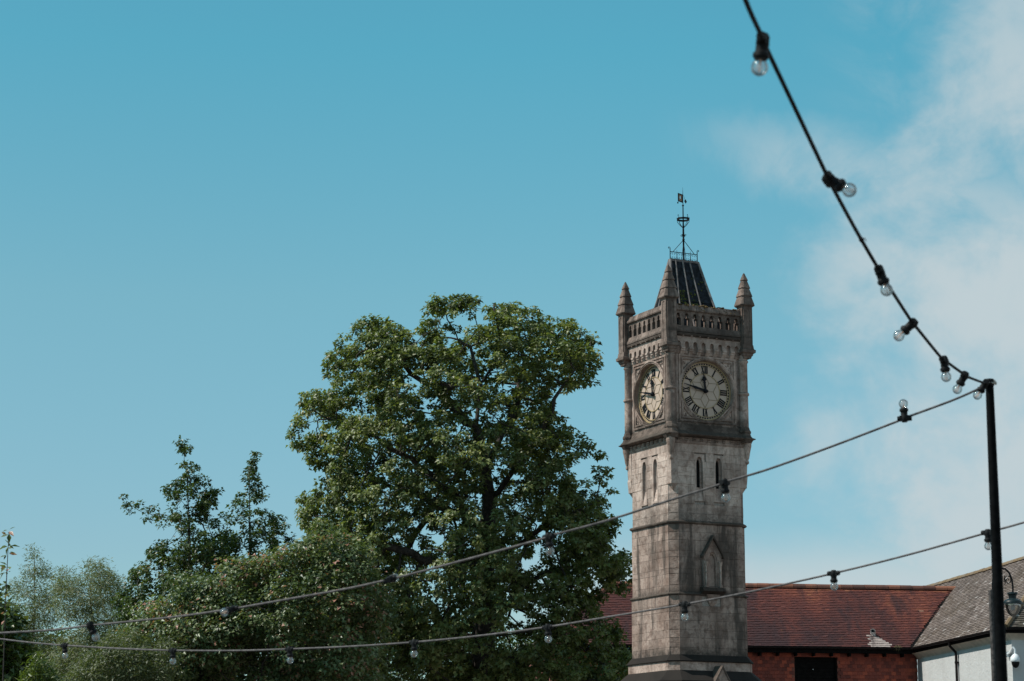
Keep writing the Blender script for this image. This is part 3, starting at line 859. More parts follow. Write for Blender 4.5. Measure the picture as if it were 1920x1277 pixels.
for sg in (-1, 1):
    mb.tube([(0, 0, ZA(450)), (sg * .62 * rr_x * 1.28, 0, zt + hcr)], .009, 5)
for sg in (-1, 1):
    mb.tube([(0, 0, ZA(452)), (0, sg * .12, zt)], .007, 5)
mb.build('stay_rod', M['iron'], vane)
for a in range(4):
    dx, dy = math.cos(a * PI / 2 + .5), math.sin(a * PI / 2 + .5)
    mb = MB(); mb.tube(curl((dx * .055, dy * .055, ZA(442)), .034, PI * .0, 1.0, 1, (dx, dy)), .008, 5); mb.build('scroll', M['iron'], vane)
mb = MB(); zb_, zm, zr_ = ZA(427), ZA(413), ZA(409.5); br = 12 * k
n = 24
for ro, ri, z0_, z1_ in ((br, br - .012, zm + .0, zr_ + .0),):
    mb.loft([[(r * math.cos(2 * PI * i / n), r * math.sin(2 * PI * i / n), z) for i in range(n)] for r, z in ((ri, z0_), (ro, z0_), (ro, z1_), (ri, z1_), (ri, z0_))], cap=False)
for a in range(8):
    dx, dy = math.cos(a * PI / 4 + .2), math.sin(a * PI / 4 + .2)
    mb.tube([(dx * .02, dy * .02, zb_), (dx * br * .55, dy * br * .55, zb_ + (zm - zb_) * .35), (dx * br * .92, dy * br * .92, zb_ + (zm - zb_) * .75), (dx * br, dy * br, zr_ + .02)], .007, 4)
    if a % 2 == 0: mb.tube(curl((dx * (br + .0), dy * (br + .0), zr_ + .06), .028, -PI / 2, .9, 1, (dx, dy)), .007, 4)
mb.build('basket', M['iron'], vane)
ba = R(90 - 38.5) - TANG
dx, dy = math.cos(ba), math.sin(ba)     # the banner swings its own way
def vrect(mb, s0, s1, z0, z1, t=.004, holes=()):
    Mv = Matrix.Rotation(ba, 4, 'Z')
    mb.plate([(s0, z0), (s1, z0), (s1, z1), (s0, z1)], holes, -t, t, Mv)
za_, zb_ = ZA(380.5), ZA(365)
mb = MB(); vrect(mb, -.24, -.012, za_, zb_, .005, [[(-.20, za_ + .03), (-.05, za_ + .03), (-.05, zb_ - .03), (-.20, zb_ - .03)]]); mb.build('banner_frame', M['iron'], vane)
mb = MB(); vrect(mb, -.199, -.051, za_ + .031, zb_ - .031, .002, [[(-.15, za_ + .09), (-.11, za_ + .09), (-.11, zb_ - .07), (-.15, zb_ - .07)]]); mb.build('banner', M['copper'], vane)
mb = MB()
mb.tube([(0, 0, zb_ - .01), (dx * .05, dy * .05, zb_ - .03), (dx * .11, dy * .11, ZA(375))], .005, 4)
for a in range(4):
    Mv = T(dx * .13, dy * .13, ZA(376)) @ Matrix.Rotation(ba, 4, 'Z') @ Matrix.Rotation(PI / 2, 4, 'X')
    mb.lathe([(.026, -.004), (.026, .004)], 8, Mv @ T(.032 * math.cos(a * PI / 2), .032 * math.sin(a * PI / 2), 0))
mb.build('tail_ornament', M['iron'], vane)
mb = MB(); mb.tube([(-dx * .20, -dy * .20, za_), (-dx * .235, -dy * .235, za_ - .03)], .005, 4); mb.lathe([(.02, -.02), (.02, .02)], 6, T(-dx * .25, -dy * .25, za_ - .045)); mb.build('finial', M['iron'], vane)

# ------------------------------------------------------------------ buildings behind
BA = R(8.5)
BU = Vector((math.cos(BA), math.sin(BA), 0)); BV = Vector((-math.sin(BA), math.cos(BA), 0))
J = P(1712, 1214.5, 78.0); ZE = J.z
def bp(u, v, z): return J + BU * u + BV * v + Vector((0, 0, z - ZE))
MBW = Matrix(((BU.x, BV.x, 0, J.x), (BU.y, BV.y, 0, J.y), (0, 0, 1, 0), (0, 0, 0, 1)))     # (u,v,z) -> world
TP1 = math.tan(R(39)); RUN = 2.75; RISE = RUN * TP1; TP2 = RISE / 2.42
def px_u(px, v, z):
    """u so that bp(u,v,z) shows at photo column px"""
    lo, hi = -40.0, 30.0
    for _ in range(50):
        m_ = (lo + hi) / 2
        if PX(bp(m_, v, z))[0] < px: lo = m_
        else: hi = m_
    return lo
U_L = px_u(1146, RUN, ZE + RISE)          # left end of the red ridge
# white building ridge from where the sight line of (1900,1054.5) meets the roof plane
def hit_plane(px, py):
    a = Vector((0, 0, EYE)); b = P(px, py, 50); d = b - a
    # z - ZE = TP2 * u
    def f(p): return (p.z - ZE) - TP2 * (p - J).dot(BU)
    t = -f(a) / (f(b) - f(a)); p = a + d * t
    return (p - J).dot(BU), (p - J).dot(BV), p.z
h1 = hit_plane(1920, 1049.5); h2 = hit_plane(1760, 1094)
print('ridge hits', h1, h2)
U2 = (h1[0] + h2[0]) / 2
vc = (hit_plane(1884, 1178))[1]
print('U2', U2, 'corner v', vc)
ZR2 = ZE + TP2 * U2

M['red_tile'] = tile_mat('red_clay_tile', [(0.0, (0.055, 0.022, 0.023)), (0.5, (0.135, 0.038, 0.030)), (0.8, (0.225, 0.065, 0.040)), (0.94, (0.33, 0.13, 0.065)), (0.985, (0.46, 0.38, 0.35)), (1.0, (0.5, 0.42, 0.4))], ((0.04, 0.02, 0.023), 0.85), ((0.25, 0.15, 0.05), 0.66))
M['ridge_tile'] = tile_mat('ridge_tile', [(0.0, (0.10, 0.045, 0.035)), (0.6, (0.20, 0.075, 0.05)), (1.0, (0.30, 0.12, 0.07))], ((0.06, 0.035, 0.03), 0.6))
M['wall_tile'] = tile_mat('hung_tile', [(0.0, (0.16, 0.044, 0.034)), (0.4, (0.25, 0.062, 0.044)), (0.8, (0.34, 0.078, 0.05)), (1.0, (0.50, 0.11, 0.06))])
M['brown_tile'] = tile_mat('brown_tile', [(0.0, (0.10, 0.072, 0.062)), (0.5, (0.18, 0.138, 0.12)), (0.85, (0.27, 0.215, 0.195)), (1.0, (0.5, 0.46, 0.44))], ((0.12, 0.085, 0.06), 0.5), ((0.28, 0.19, 0.08), 0.66))
M['moss_tile'] = tile_mat('mossy_tile', [(0.0, (0.05, 0.042, 0.035)), (0.6, (0.11, 0.09, 0.075)), (0.92, (0.2, 0.17, 0.15)), (1.0, (0.65, 0.62, 0.6))], ((0.05, 0.045, 0.02), 0.6))
M['lichen_tile'] = tile_mat('lichened_ridge_tile', [(0.0, (0.17, 0.11, 0.06)), (0.6, (0.21, 0.145, 0.085)), (1.0, (0.16, 0.13, 0.11))])
M['render'] = stone_mat('white_render', (0.53, 0.525, 0.52), (0.50, 0.495, 0.49), 0.06, (), top=False, rnd=0.0, mot=0.03, spk=0.06)
M['cream'] = simple('cream_render', (0.52, 0.45, 0.37), 0.85, 0.12, 3)
M['timber'] = simple('black_timber', (0.007, 0.006, 0.006), 0.8, 0.3, 8, spec=0.08)
M['gutter'] = simple('dark_gutter', (0.012, 0.009, 0.009), 0.6, 0.3, 8, spec=0.15)
M['brick'] = simple('red_brick_back', (0.2, 0.07, 0.05), 0.9, 0.3, 6)
M['white_metal'] = simple('white_plastic', (0.72, 0.74, 0.76), 0.4, 0.04, 5)
M['leadpipe'] = simple('pale_lead', (0.6, 0.6, 0.6), 0.6, 0.15, 9)

def tiles(mb, org, du, dn, up, inside, wid, gauge, rnd, tint, W0, L0, thick=0.02):
    """plain tiles on a plane: org + du*along + up*slope; dn = plane normal"""
    rows = int(L0 / gauge); cols = int(W0 / wid)
    lean = 0.012
    for r in range(rows + 1):
        for c in range(-1, cols + 1):
            s0 = c * wid + (0.5 * wid if r % 2 else 0); t0 = r * gauge
            if not inside(s0 + wid / 2, t0 + gauge * .5): continue
            w = wid * .97; t1 = t0 + gauge * 1.25
            l0 = .024 + rnd.uniform(-.002, .004); l1 = 0.0
            j = rnd.uniform(-.006, .006) - (.03 if rnd.random() < .012 else 0); tt = rnd.uniform(-.006, .006)
            def q(s, t, n): return org + du * s + up * t + dn * n
            top = [q(s0, t0 + j, l0 + tt), q(s0 + w, t0 + j, l0 - tt), q(s0 + w, t1, l1 + .003), q(s0, t1, l1 + .003)]
            bot = [q(s0, t0 + j, l0 - thick), q(s0 + w, t0 + j, l0 - thick)]
            mb.cur = tint(s0, t0, r, c)
            b = len(mb.v)
            mb.v += [tuple(p) for p in top + bot]; mb.c += [mb.cur] * 6
            mb.f += [(b, b + 1, b + 2, b + 3), (b + 4, b + 5, b + 1, b), (b + 4, b, b + 3), (b + 5, b + 2, b + 1)]

red = empty('tiled_building', tuple(bp(-5, 1, 0)), 0, 'low building with red clay tile roof and red tile-hung wall behind the tower', 'building')
INV = Matrix.Translation(bp(-5, 1, 0)).inverted()
def bld(mb, name, mat, parent, root_inv, **kw):
    mb.v = [tuple(root_inv @ Vector(p)) for p in mb.v]
    return mb.build(name, mat, parent, **kw)

rt = random.Random(11)
UW = .24
E0 = 0.0
EL = U_L - RUN * 1.0        # eaves left corner (equal pitch hip)
Ls = RUN / math.cos(R(39))
vent_px = (1637, 1186)
def red_tint(s0, t0, r, c):
    u = EL - .3 + s0; v = t0 * math.cos(R(39)) + E0
    p = bp(u, v, ZE + v * TP1); x, y = PX(p)
    if 1625 < x < 1636 + (y - 1192) * 1.5 and y > 1191 and rt.random() < .92: return .985
    n = noise.noise(Vector((u * .45, v * .35, 3.1))) * .5 + noise.noise(Vector((u * 1.6, v * .6, 9))) * .22
    top = v / RUN
    b = .18 + .46 * top + n * 1.0 + rt.uniform(-.13, .13)
    if rt.random() < .015: b += .25
    if v > RUN - .22: b = max(b, .74 + rt.uniform(-.1, .15))
    return max(0.02, min(.95, b))
mb = MB()
def in_red(s, t):
    u = EL - .3 + s; v = t * math.cos(R(39))
    if v > RUN - .02: return False
    hi = v * TP1 / TP2 - .06
    return EL + v < u < hi
tiles(mb, bp(EL - .3, 0, ZE), BU, (BV * -math.sin(R(39)) + Vector((0, 0, math.cos(R(39))))), (BV * math.cos(R(39)) + Vector((0, 0, math.sin(R(39))))), in_red, .165, .1, rt, red_tint, -EL + 4, Ls)
bld(mb, 'roof_tile', M['red_tile'], red, INV, fix=False, kind='stuff')
# left hip end
mb = MB()
org = bp(EL, 2 * RUN, ZE); upv = BU * math.cos(R(39)) + Vector((0, 0, math.sin(R(39))))
tiles(mb, org, -BV, (BU * -math.sin(R(39)) + Vector((0, 0, math.cos(R(39))))), upv, lambda s, t: t * .777 < s < 2 * RUN - t * .777 and t * .777 < RUN, .165, .1, rt, lambda *a: rt.uniform(.1, .6), 2 * RUN, Ls)
bld(mb, 'hip_end_tile', M['brown_tile'], red, INV, fix=False, kind='stuff')
# under-boarding, closing the roof volume
mb = MB(); d = .012
vs = [bp(EL, 0, ZE - d), bp(.3, 0, ZE - d), bp(3.4, RUN, ZE + RISE - d), bp(U_L, RUN, ZE + RISE - d), bp(EL, 2 * RUN, ZE - d), bp(3.4, 2 * RUN, ZE - d)]
mb.add(vs, [(0, 1, 2, 3), (3, 2, 5, 4), (0, 3, 4)])
bld(mb, 'roof_boarding', M['timber'], red, INV)
# ridge tiles, one by one
n = int((2.42 + .05 - U_L) / .42)
for i in range(n + 1):
    u0 = U_L + i * .42; mb = MB(); mb.cur = rt.random()
    arc = [(.135 * math.cos(a), .135 * math.sin(a)) for a in np.linspace(0, PI, 8)]
    jz = rt.uniform(-.006, .006)
    mb.loft([[tuple(bp(u, RUN + a * 1.05, ZE + RISE - .045 + b * 1.1 + jz)) for a, b in arc] for u in (u0 + .006, u0 + .414)])
    bld(mb, 'ridge_tile', M['ridge_tile'], red, INV)
# hip tiles on the left
for i in range(9):
    t = (i + .5) / 9; mb = MB(); mb.cur = rt.random(); c = bp(EL + RUN * t, RUN * t, ZE + RISE * t + .02)
    dvec = (bp(U_L, RUN, ZE + RISE) - bp(EL, 0, ZE)).normalized() * .2
    mb.tube([c - dvec, c + dvec], .09, 8); bld(mb, 'hip_tile', M['ridge_tile'], red, INV)
# gutter, fascia, rafter tails, wall
OV = .32
mb = MB()
arc = [(-.065 * math.cos(a), -.065 * math.sin(a)) for a in np.linspace(0, PI, 7)]
mb.loft([[tuple(bp(u, -.055 + a, ZE - .01 + b)) for a, b in arc] + [tuple(bp(u, -.055 + a * .9, ZE - .012 + b * .9)) for a, b in arc[::-1]] for u in (EL, .02)])
bld(mb, 'gutter', M['gutter'], red, INV)
mb = MB(); mb.box((EL, .02, ZE - .20), (-.05, .045, ZE - .015), MBW); bld(mb, 'fascia', M['timber'], red, INV)
mb = MB(); mb.box((EL, .046, ZE - .19), (-.05, OV, ZE - .165), MBW); bld(mb, 'soffit', M['timber'], red, INV)
u = -.35
while u > EL:
    mb = MB(); mb.box((u, .02 + .027, ZE - .30), (u + .055, OV, ZE - .191), MBW)
    bld(mb, 'rafter_tail', M['timber'], red, INV); u -= .605
zw = ZE - .20
# door opening 1490..1570 px
uo0, uo1 = px_u(1490, OV, ZE - .4), px_u(1570, OV, ZE - .4); zo = P(1500, 1230.5, bp(-4, OV, ZE).y).z
mb = MB()
mb.plate([(EL + .3, 0), (uo0, 0), (uo0, zo), (uo1, zo), (uo1, 0), (UW - .003, 0), (UW - .003, zw), (EL + .3, zw)], [], OV + .03, OV + .2, MBW)
bld(mb, 'wall', M['brick'], red, INV)
mb = MB(); mb.box((EL + .3, OV + .25, 0), (EL + .5, 2 * RUN, zw), MBW); mb.box((EL + .3, 2 * RUN - .2, 0), (0, 2 * RUN, zw), MBW); bld(mb, 'rear_wall', M['brick'], red, INV)
mb = MB(); mb.box((uo0 + .001, OV + .16, 1.2), (uo1 - .001, OV + .19, zo), MBW); dr = bld(mb, 'loading_door', M['timber'], red, INV)
for i in range(14):
    z0 = zo - .05 - .11 * i
    mb = MB(); mb.box((uo0 + .05, OV + .135, z0 - .10), (uo1 - .05, OV + .159, z0), MBW); bld(mb, 'door_board', M['timber'], dr, INV)
mb = MB(); mb.box((uo0, OV + .06, 1.2), (uo0 + .05, OV + .16, zo), MBW); mb.box((uo1 - .05, OV + .06, 1.2), (uo1, OV + .16, zo), MBW); mb.box((uo0 + .05, OV + .06, zo - .05), (uo1 - .05, OV + .16, zo), MBW)
bld(mb, 'door_frame', M['timber'], dr, INV)
mb = MB(); mb.box((uo0 + .63, OV + .10, zo - .43), (uo0 + .655, OV + .134, zo - .40), MBW); bld(mb, 'door_knob', M['white_metal'], dr, INV)
# tile hanging, course by course
nt_ = 0; rest = MB(); wt_meshes = []
for i in range(8):
    mb = MB(); mb.cur = (i + .5) / 8 + rt.uniform(-.04, .04)
    w, h = .161, .128
    mb.add([(0, -.022, 0), (w, -.022, 0), (w, .002, h), (0, .004, h), (0, .002, 0), (w, .002, 0)], [(0, 1, 2, 3), (4, 5, 1, 0), (4, 0, 3), (5, 2, 1)])
    wt_meshes.append(mb)
row = 0; z = zw - .115; RZ = Matrix.Rotation(BA, 4, 'Z'); WT_ME = None
protos = []
while z > .3:
    u = UW - .165 - (.0825 if row % 2 else 0)
    while u > EL + .32:
        clash = (u + .165 > uo0 and u < uo1 and z < zo)
        if clash and z + .03 < zo and (u + .165 > uo0 + .02 and u < uo1 - .02):
            u -= .165; continue
        q = rt.choice(range(8)); tilt = rt.uniform(-.012, .012)
        p = bp(u, OV + .015 + rt.uniform(-.002, .002), z)
        x, y = PX(p)
        vis = 1398 < x < 1722 and y < 1283
        if vis and nt_ < 298:
            Mw = INV @ Matrix.Translation(p) @ RZ @ Matrix.Rotation(tilt, 4, 'Y')
            if len(protos) < 8:
                o = wt_meshes[len(protos)].build('wall_tile', M['wall_tile'], red); protos.append(o)
            else:
                o = protos[q].copy(); COL.objects.link(o); o.parent = red
            o.matrix_local = Mw; nt_ += 1
        else:
            rest.cur = wt_meshes[q].cur
            rest.add(wt_meshes[q].v, wt_meshes[q].f, Matrix.Translation(p) @ RZ)
        u -= .165
    z -= .115; row += 1
print('wall tiles', nt_)
bld(rest, 'lower_wall_tile', M['wall_tile'], red, INV, fix=False, kind='stuff')
# vent cowl on the roof and the grass in the gutter
vv = hit = None
vt = (.55); uv = px_u(1636, vt, ZE + vt * TP1)
mb = MB(); c = bp(uv, vt, ZE + vt * TP1)
dirn = (Vector((0, -1, 0)) * .55 + Vector((.1, 0, .35))).normalized()
mb.tube([c + Vector((.04, .05, -.05)), c + Vector((.02, 0, .07)), c + Vector((0, -.10, .13))], .085, 12, cap=False)
mb.tube([c + Vector((0, -.02, .10)), c + Vector((0, -.101, .131))], .066, 12, cap=False)
bld(mb, 'vent_pipe', M['leadpipe'], red, INV, smooth=True)
mb = MB(); mb.lathe([(.075, -.002), (.075, .002)], 12, T(*(c + Vector((0, -.06, .115)))) @ Matrix.Rotation(R(70), 4, 'X')); bld(mb, 'vent_mouth', M['dark_void'], red, INV)  # near-black disc paints the shade inside the hollow pipe
gt = MB(); cg = bp(px_u(1683, -.05, ZE), -.06, ZE); rr = random.Random(2)
for _ in range(60):
    a = rr.uniform(0, 2 * PI); L = rr.uniform(.06, .2); p0 = cg + Vector((rr.uniform(-.10, .10), rr.uniform(-.03, .03), 0)); d = Vector((math.cos(a) * .5, -abs(math.sin(a)) * .3 - .05, rr.uniform(-.2, .7)))
    gt.tube([p0, p0 + d * L * .6, p0 + d * L + Vector((0, 0, -L * rr.uniform(.2, .9)))], [.006, .005, .001], 3)
M['straw'] = simple('dry_grass', (0.24, 0.19, 0.09), 0.9, 0.3, 20)
tag(gt.build('grass_tuft', M['straw']), 'small tuft of dry grass growing in the dark gutter by the roof valley', 'grass')

# white rendered building
white = empty('rendered_building', tuple(bp(4, vc + 3, 0)), 0, 'white rendered building with brown hipped tile roof, right of the red-roofed one', 'building')
INW = Matrix.Translation(bp(4, vc + 3, 0)).inverted()
cp2 = 1 / math.sqrt(1 + TP2 ** 2); sp2 = TP2 * cp2
VF = RUN + 9.0
def wt_tint(*a):
    x = rt.gauss(.45, .17)
    s0, t0 = a[0], a[1]
    if rt.random() < .05 * (1.6 - min(t0, 3) / 3 * 1.2): return rt.uniform(.88, .96)
    return max(.02, min(.9, x + .25 * noise.noise(Vector((s0 * .8, t0 * .8, 1)))))
mb = MB()
LW = U2 / cp2
def in_white(s, t):
    v = VF - s; u = t * cp2
    if u > U2 - .02: return False
    if v < vc + u: return False           # hip at the near end
    if 0 <= v < RUN + .3 and u < v * TP1 / TP2 - .0 and u < 2.45: return u > v * TP1 / TP2 + .05
    if v >= RUN and u < 2.45: return u > 2.30
    if v < .02 and v > -.001: return u > 0
    return True
tiles(mb, bp(0, VF, ZE), -BV, (BU * -sp2 + Vector((0, 0, cp2))), (BU * cp2 + Vector((0, 0, sp2))), in_white, .165, .1, rt, wt_tint, VF - vc + .2, LW)
bld(mb, 'roof_tile', M['brown_tile'], white, INW, fix=False, kind='stuff')
mb = MB()   # hip end facing the camera
tiles(mb, bp(-.0, vc, ZE), BU, (BV * -sp2 + Vector((0, 0, cp2))), (BV * cp2 + Vector((0, 0, sp2))), lambda s, t: t * cp2 < s < 2 * U2 - t * cp2 and t * cp2 < U2, .165, .1, rt,
      lambda *a: .97 if rt.random() < .06 else max(0, min(.9, rt.gauss(.4, .2))), 2 * U2, LW)
bld(mb, 'hip_end_tile', M['moss_tile'], white, INW, fix=False, kind='stuff')
mb = MB(); d = .012
mb.add([bp(0, vc, ZE - d), bp(0, VF, ZE - d), bp(U2, VF, ZR2 - d), bp(U2, vc + U2, ZR2 - d), bp(2 * U2, vc, ZE - d), bp(2 * U2, VF, ZE - d)], [(0, 3, 2, 1), (0, 4, 3), (3, 4, 5, 2)])
bld(mb, 'roof_boarding', M['timber'], white, INW)
# valley between the two roofs
mb = MB()
e0, e1 = bp(-.02, -.02, ZE + .02), bp(2.42, RUN, ZE + RISE + .02)
nn = Vector((0, 0, .0))
mb.add([e0 + BU * -.09, e0 + BU * .03, e1 + BU * .02, e1 + BU * -.10], [(0, 1, 2, 3)])
bld(mb, 'valley_gutter', M['timber'], white, INW)
vlen = VF - (vc + U2)
for i in range(int(vlen / .42)):
    v0 = vc + U2 + i * .42; mb = MB(); mb.cur = rt.random()
    arc = [(.115 * math.cos(a), .115 * math.sin(a)) for a in np.linspace(0, PI, 8)]
    jz = rt.uniform(-.006, .006)
    mb.loft([[tuple(bp(U2 + a, v, ZR2 - .035 + b + jz)) for a, b in arc] for v in (v0 + .005, v0 + .415)])
    if PX(bp(U2, v0, ZR2))[0] > 1640: bld(mb, 'ridge_tile', M['lichen_tile'], white, INW)
hipv = (bp(U2, vc + U2, ZR2) - bp(0, vc, ZE)); nh = int(hipv.length / .4)
for i in range(nh):
    c = bp(0, vc, ZE + .02) + hipv * ((i + .5) / nh); dv = hipv.normalized() * .21
    mb = MB(); mb.cur = rt.random(); mb.tube([c - dv, c + dv], .085, 8); bld(mb, 'hip_tile', M['lichen_tile'], white, INW)
zs_ = ZE - .16
mb = MB(); mb.box((UW, vc + UW, 0), (UW + .25, .315, zs_ - .10), MBW); bld(mb, 'wall', M['render'], white, INW)
mb = MB(); mb.box((UW + .25, vc + UW, 0), (2 * U2 - UW, vc + UW + .25, zs_ - .10), MBW); bld(mb, 'end_wall', M['render'], white, INW)
# far side stays closed
mb = MB(); mb.box((2 * U2 - UW - .25, vc + UW + .25, 0), (2 * U2 - UW, VF, zs_), MBW); bld(mb, 'rear_wall', M['render'], white, INW)
mb = MB()   # coved eaves
pr = [(UW + .002, zs_ - .20), (UW - .03, zs_ - .14), (UW - .09, zs_ - .08), (UW - .15, zs_ - .03), (UW - .19, zs_ - .01), (UW - .19, zs_), (UW + .2, zs_), (UW + .2, zs_ - .20)]
def mitre(a): return vc + a
mb.loft([[tuple(bp(a, vc + a, z)) for a, z in pr], [tuple(bp(a, .31, z)) for a, z in pr]])
bld(mb, 'coved_eaves', M['cream'], white, INW)
mb = MB(); mb.loft([[tuple(bp(a, vc + a, z - .0)) for a, z in pr], [tuple(bp(2 * U2 - a, vc + a, z)) for a, z in pr]]); bld(mb, 'end_eaves', M['cream'], white, INW)
mb = MB(); arc = [(-.07 * math.cos(a), -.075 * math.sin(a)) for a in np.linspace(0, PI, 7)]
mb.loft([[tuple(bp(-.05 + a, v, ZE - .01 + b)) for a, b in arc] for v in (vc - .05, -.05)]); bld(mb, 'gutter', M['gutter'], white, INW)
mb = MB(); mb.loft([[tuple(bp(u, vc - .05 + a, ZE - .012 + b)) for a, b in arc] for u in (-.02, 2 * U2)]); bld(mb, 'end_gutter', M['gutter'], white, INW)
mb = MB(); mb.box((.03, vc + .03, ZE - .17), (.055, .0, ZE - .012), MBW); bld(mb, 'fascia', M['timber'], white, INW)
mb = MB(); mb.box((.03, vc + .0, ZE - .17), (2 * U2, vc + .028, ZE - .012), MBW); bld(mb, 'end_fascia', M['timber'], white, INW)
# downpipe at column 1797
def px_v(px, u, z):
    lo, hi = -14.0, 6.0
    for _ in range(50):
        m_ = (lo + hi) / 2
        if PX(bp(u, m_, z))[0] > px: lo = m_
        else: hi = m_
    return lo
dv_ = px_v(1797, UW, ZE - .5)
mb = MB()
mb.tube([bp(-.04, dv_, ZE - .08), bp(-.04, dv_, ZE - .2), bp(UW - .08, dv_ + .02, ZE - .40), bp(UW - .07, dv_ + .02, ZE - .52), bp(UW - .07, dv_ + .02, .1)], .042, 8)
dp = bld(mb, 'downpipe', M['gutter'], white, INW, smooth=True)
for z in (ZE - .75, ZE - 1.9, ZE - 3.2):
    mb = MB(); mb.tube([bp(UW - .07, dv_ + .02, z), bp(UW - .07, dv_ + .02, z + .06)], .055, 8); mb.box((UW - .07, dv_ - .05, z + .01), (UW, dv_ + .09, z + .05), MBW); bld(mb, 'pipe_bracket', M['gutter'], dp, INW)

# ------------------------------------------------------------------ wall camera
Yw = bp(2, vc + UW, ZE).y
p0 = P(1888, 1226, Yw - .02)
cam_t = empty('security_camera', tuple(P(1903, 1243, Yw - .55)), 0, 'white dome security camera on a curved bracket against the shaded white wall', 'camera')
dc = P(1904, 1241, Yw - .5); kk = (Yw * 0.98) / FPX
inv = Matrix.Translation(cam_t.location).inverted()
mb = MB(); mb.lathe([(.02, .26), (.03, .24), (.06, .22), (.11, .17), (.135, .10), (.14, .06), (.14, .02), (.125, .0)], 16, T(dc.x, dc.y, dc.z)); bld(mb, 'housing', M['white_metal'], cam_t, inv, smooth=True)
mb = MB(); mb.lathe([(.118, .0), (.115, -.06), (.09, -.13), (.05, -.165), (.01, -.18)], 16, T(dc.x, dc.y, dc.z)); bld(mb, 'dome', M['dark_void'], cam_t, inv, smooth=True)
mb = MB(); b0 = P(1889, 1227, Yw - .01)
mb.tube([b0, b0 + Vector((.04, -.25, .04)), Vector((dc.x - .05, dc.y, dc.z + .42)), Vector((dc.x, dc.y, dc.z + .36)), Vector((dc.x, dc.y, dc.z + .25))], .032, 8); bld(mb, 'bracket', M['white_metal'], cam_t, inv, smooth=True)
mb = MB(); mb.tube([b0 + Vector((0, .0, 0)), b0 + Vector((0, -.05, 0))], .085, 12); bld(mb, 'mounting_plate', M['white_metal'], cam_t, inv)
mb = MB(); mb.tube([b0 + Vector((.02, -.05, -.07)), b0 + Vector((.08, -.1, -.16)), b0 + Vector((.16, -.3, -.12)), b0 + Vector((.17, -.4, .05))], .006, 5); bld(mb, 'cable', M['black'], cam_t, inv)

# ------------------------------------------------------------------ street lamp with scrolled bracket
LY = 58.0
lk = LY * .985 / FPX
lb = P(1857.5, 1110, LY)
lamp = empty('street_lamp', (lb.x, lb.y, 0), 0, 'old iron street lamp with a scrolled swan neck bracket and glass bowl', 'street lamp')
inv = Matrix.Translation(lamp.location).inverted()
M['lamp_green'] = simple('dark_green_paint', (0.008, 0.016, 0.019), 0.4, 0.3, 9, spec=0.3)
M['post_iron'] = simple('weathered_post', (0.06, 0.048, 0.045), 0.7, 0.5, 14)
mb = MB(); mb.tube([(lb.x, lb.y, 0), (lb.x, lb.y, lb.z)], [.075, .055], 10); mb.lathe([(.055, 0), (.06, .02), (.05, .05)], 10, T(*lb)); bld(mb, 'post', M['post_iron'], lamp, inv, smooth=True)
def L_(px, py): return P(px, py, LY)
mb = MB(); mb.tube([L_(1862.2, 1156), L_(1861.5, 1150), L_(1861.3, 1120), L_(1861, 1095), L_(1863, 1080), L_(1869, 1070), L_(1877, 1065.5), L_(1885, 1067), L_(1892, 1074), L_(1897, 1086), L_(1899, 1100), L_(1899, 1112)], .024, 7); bld(mb, 'bracket_arm', M['iron'], lamp, inv, smooth=True)
mb = MB()
for y in (1125, 1145): mb.tube([L_(1858, y), L_(1861.5, y)], .016, 5)
bld(mb, 'arm_tie', M['leadpipe'], lamp, inv)
pts = []
for i in range(22):
    t = i / 21; r_ = 9.5 * (1 - .82 * t); a = R(200) - t * 2 * PI * 1.6
    pts.append(L_(1890 + r_ * math.cos(a) * .8, 1088 - r_ * math.sin(a)))
mb = MB(); mb.tube(pts, .013, 5); mb.tube([L_(1883, 1080), L_(1885, 1089), L_(1884, 1097)], .012, 5); bld(mb, 'scrollwork', M['iron'], lamp, inv)
lc = L_(1899, 1132)
mb = MB(); mb.lathe([(.05, 22 * lk), (.125, 21 * lk), (.13, 18 * lk), (.10, 16.5 * lk), (.09, 10 * lk), (.13, 9 * lk), (.21, 5.5 * lk), (.235, 3 * lk), (.235, 0.5 * lk), (.28, .2 * lk), (.29, -.6 * lk), (.2, -1 * lk)], 20, T(*lc)); bld(mb, 'canopy', M['lamp_green'], lamp, inv, smooth=True)
def glass(name, col=(1, 1, 1), rough=0.02):
    m, nt, b = new_mat(name); b.inputs['Base Color'].default_value = (*col, 1); b.inputs['Roughness'].default_value = rough
    b.inputs['Transmission Weight'].default_value = 1; b.inputs['IOR'].default_value = 1.45
    return m
def thin_glass(name, tint=(0.93, 0.96, 0.97), gl=0.12):
    m, nt, b = new_mat(name)
    out = [n for n in nt.n if n.type == 'OUTPUT_MATERIAL'][0]
    t = nt.node('ShaderNodeBsdfTransparent'); t.inputs[0].default_value = (*tint, 1)
    g = nt.node('ShaderNodeBsdfGlossy'); g.inputs['Roughness'].default_value = 0.06
    lw = nt.node('ShaderNodeLayerWeight'); lw.inputs[0].default_value = 0.35
    f = nt.math('ADD', nt.math('MULTIPLY', lw.outputs['Fresnel'], 0.75), gl, clamp=True)
    ms = nt.node('ShaderNodeMixShader'); nt.l.new(f, ms.inputs[0]); nt.l.new(t.outputs[0], ms.inputs[1]); nt.l.new(g.outputs[0], ms.inputs[2])
    nt.l.new(ms.outputs[0], out.inputs['Surface'])
    return m
M['bowl'] = thin_glass('lamp_bowl_glass', (0.75, 0.77, 0.8), 0.25)
M['bulb'] = thin_glass('bulb_glass', (0.92, 0.95, 0.96), 0.13)
_nt = NT(M['bulb'].node_tree); _out = [n for n in _nt.n if n.type == 'OUTPUT_MATERIAL'][0]; _src = _out.inputs['Surface'].links[0].from_socket
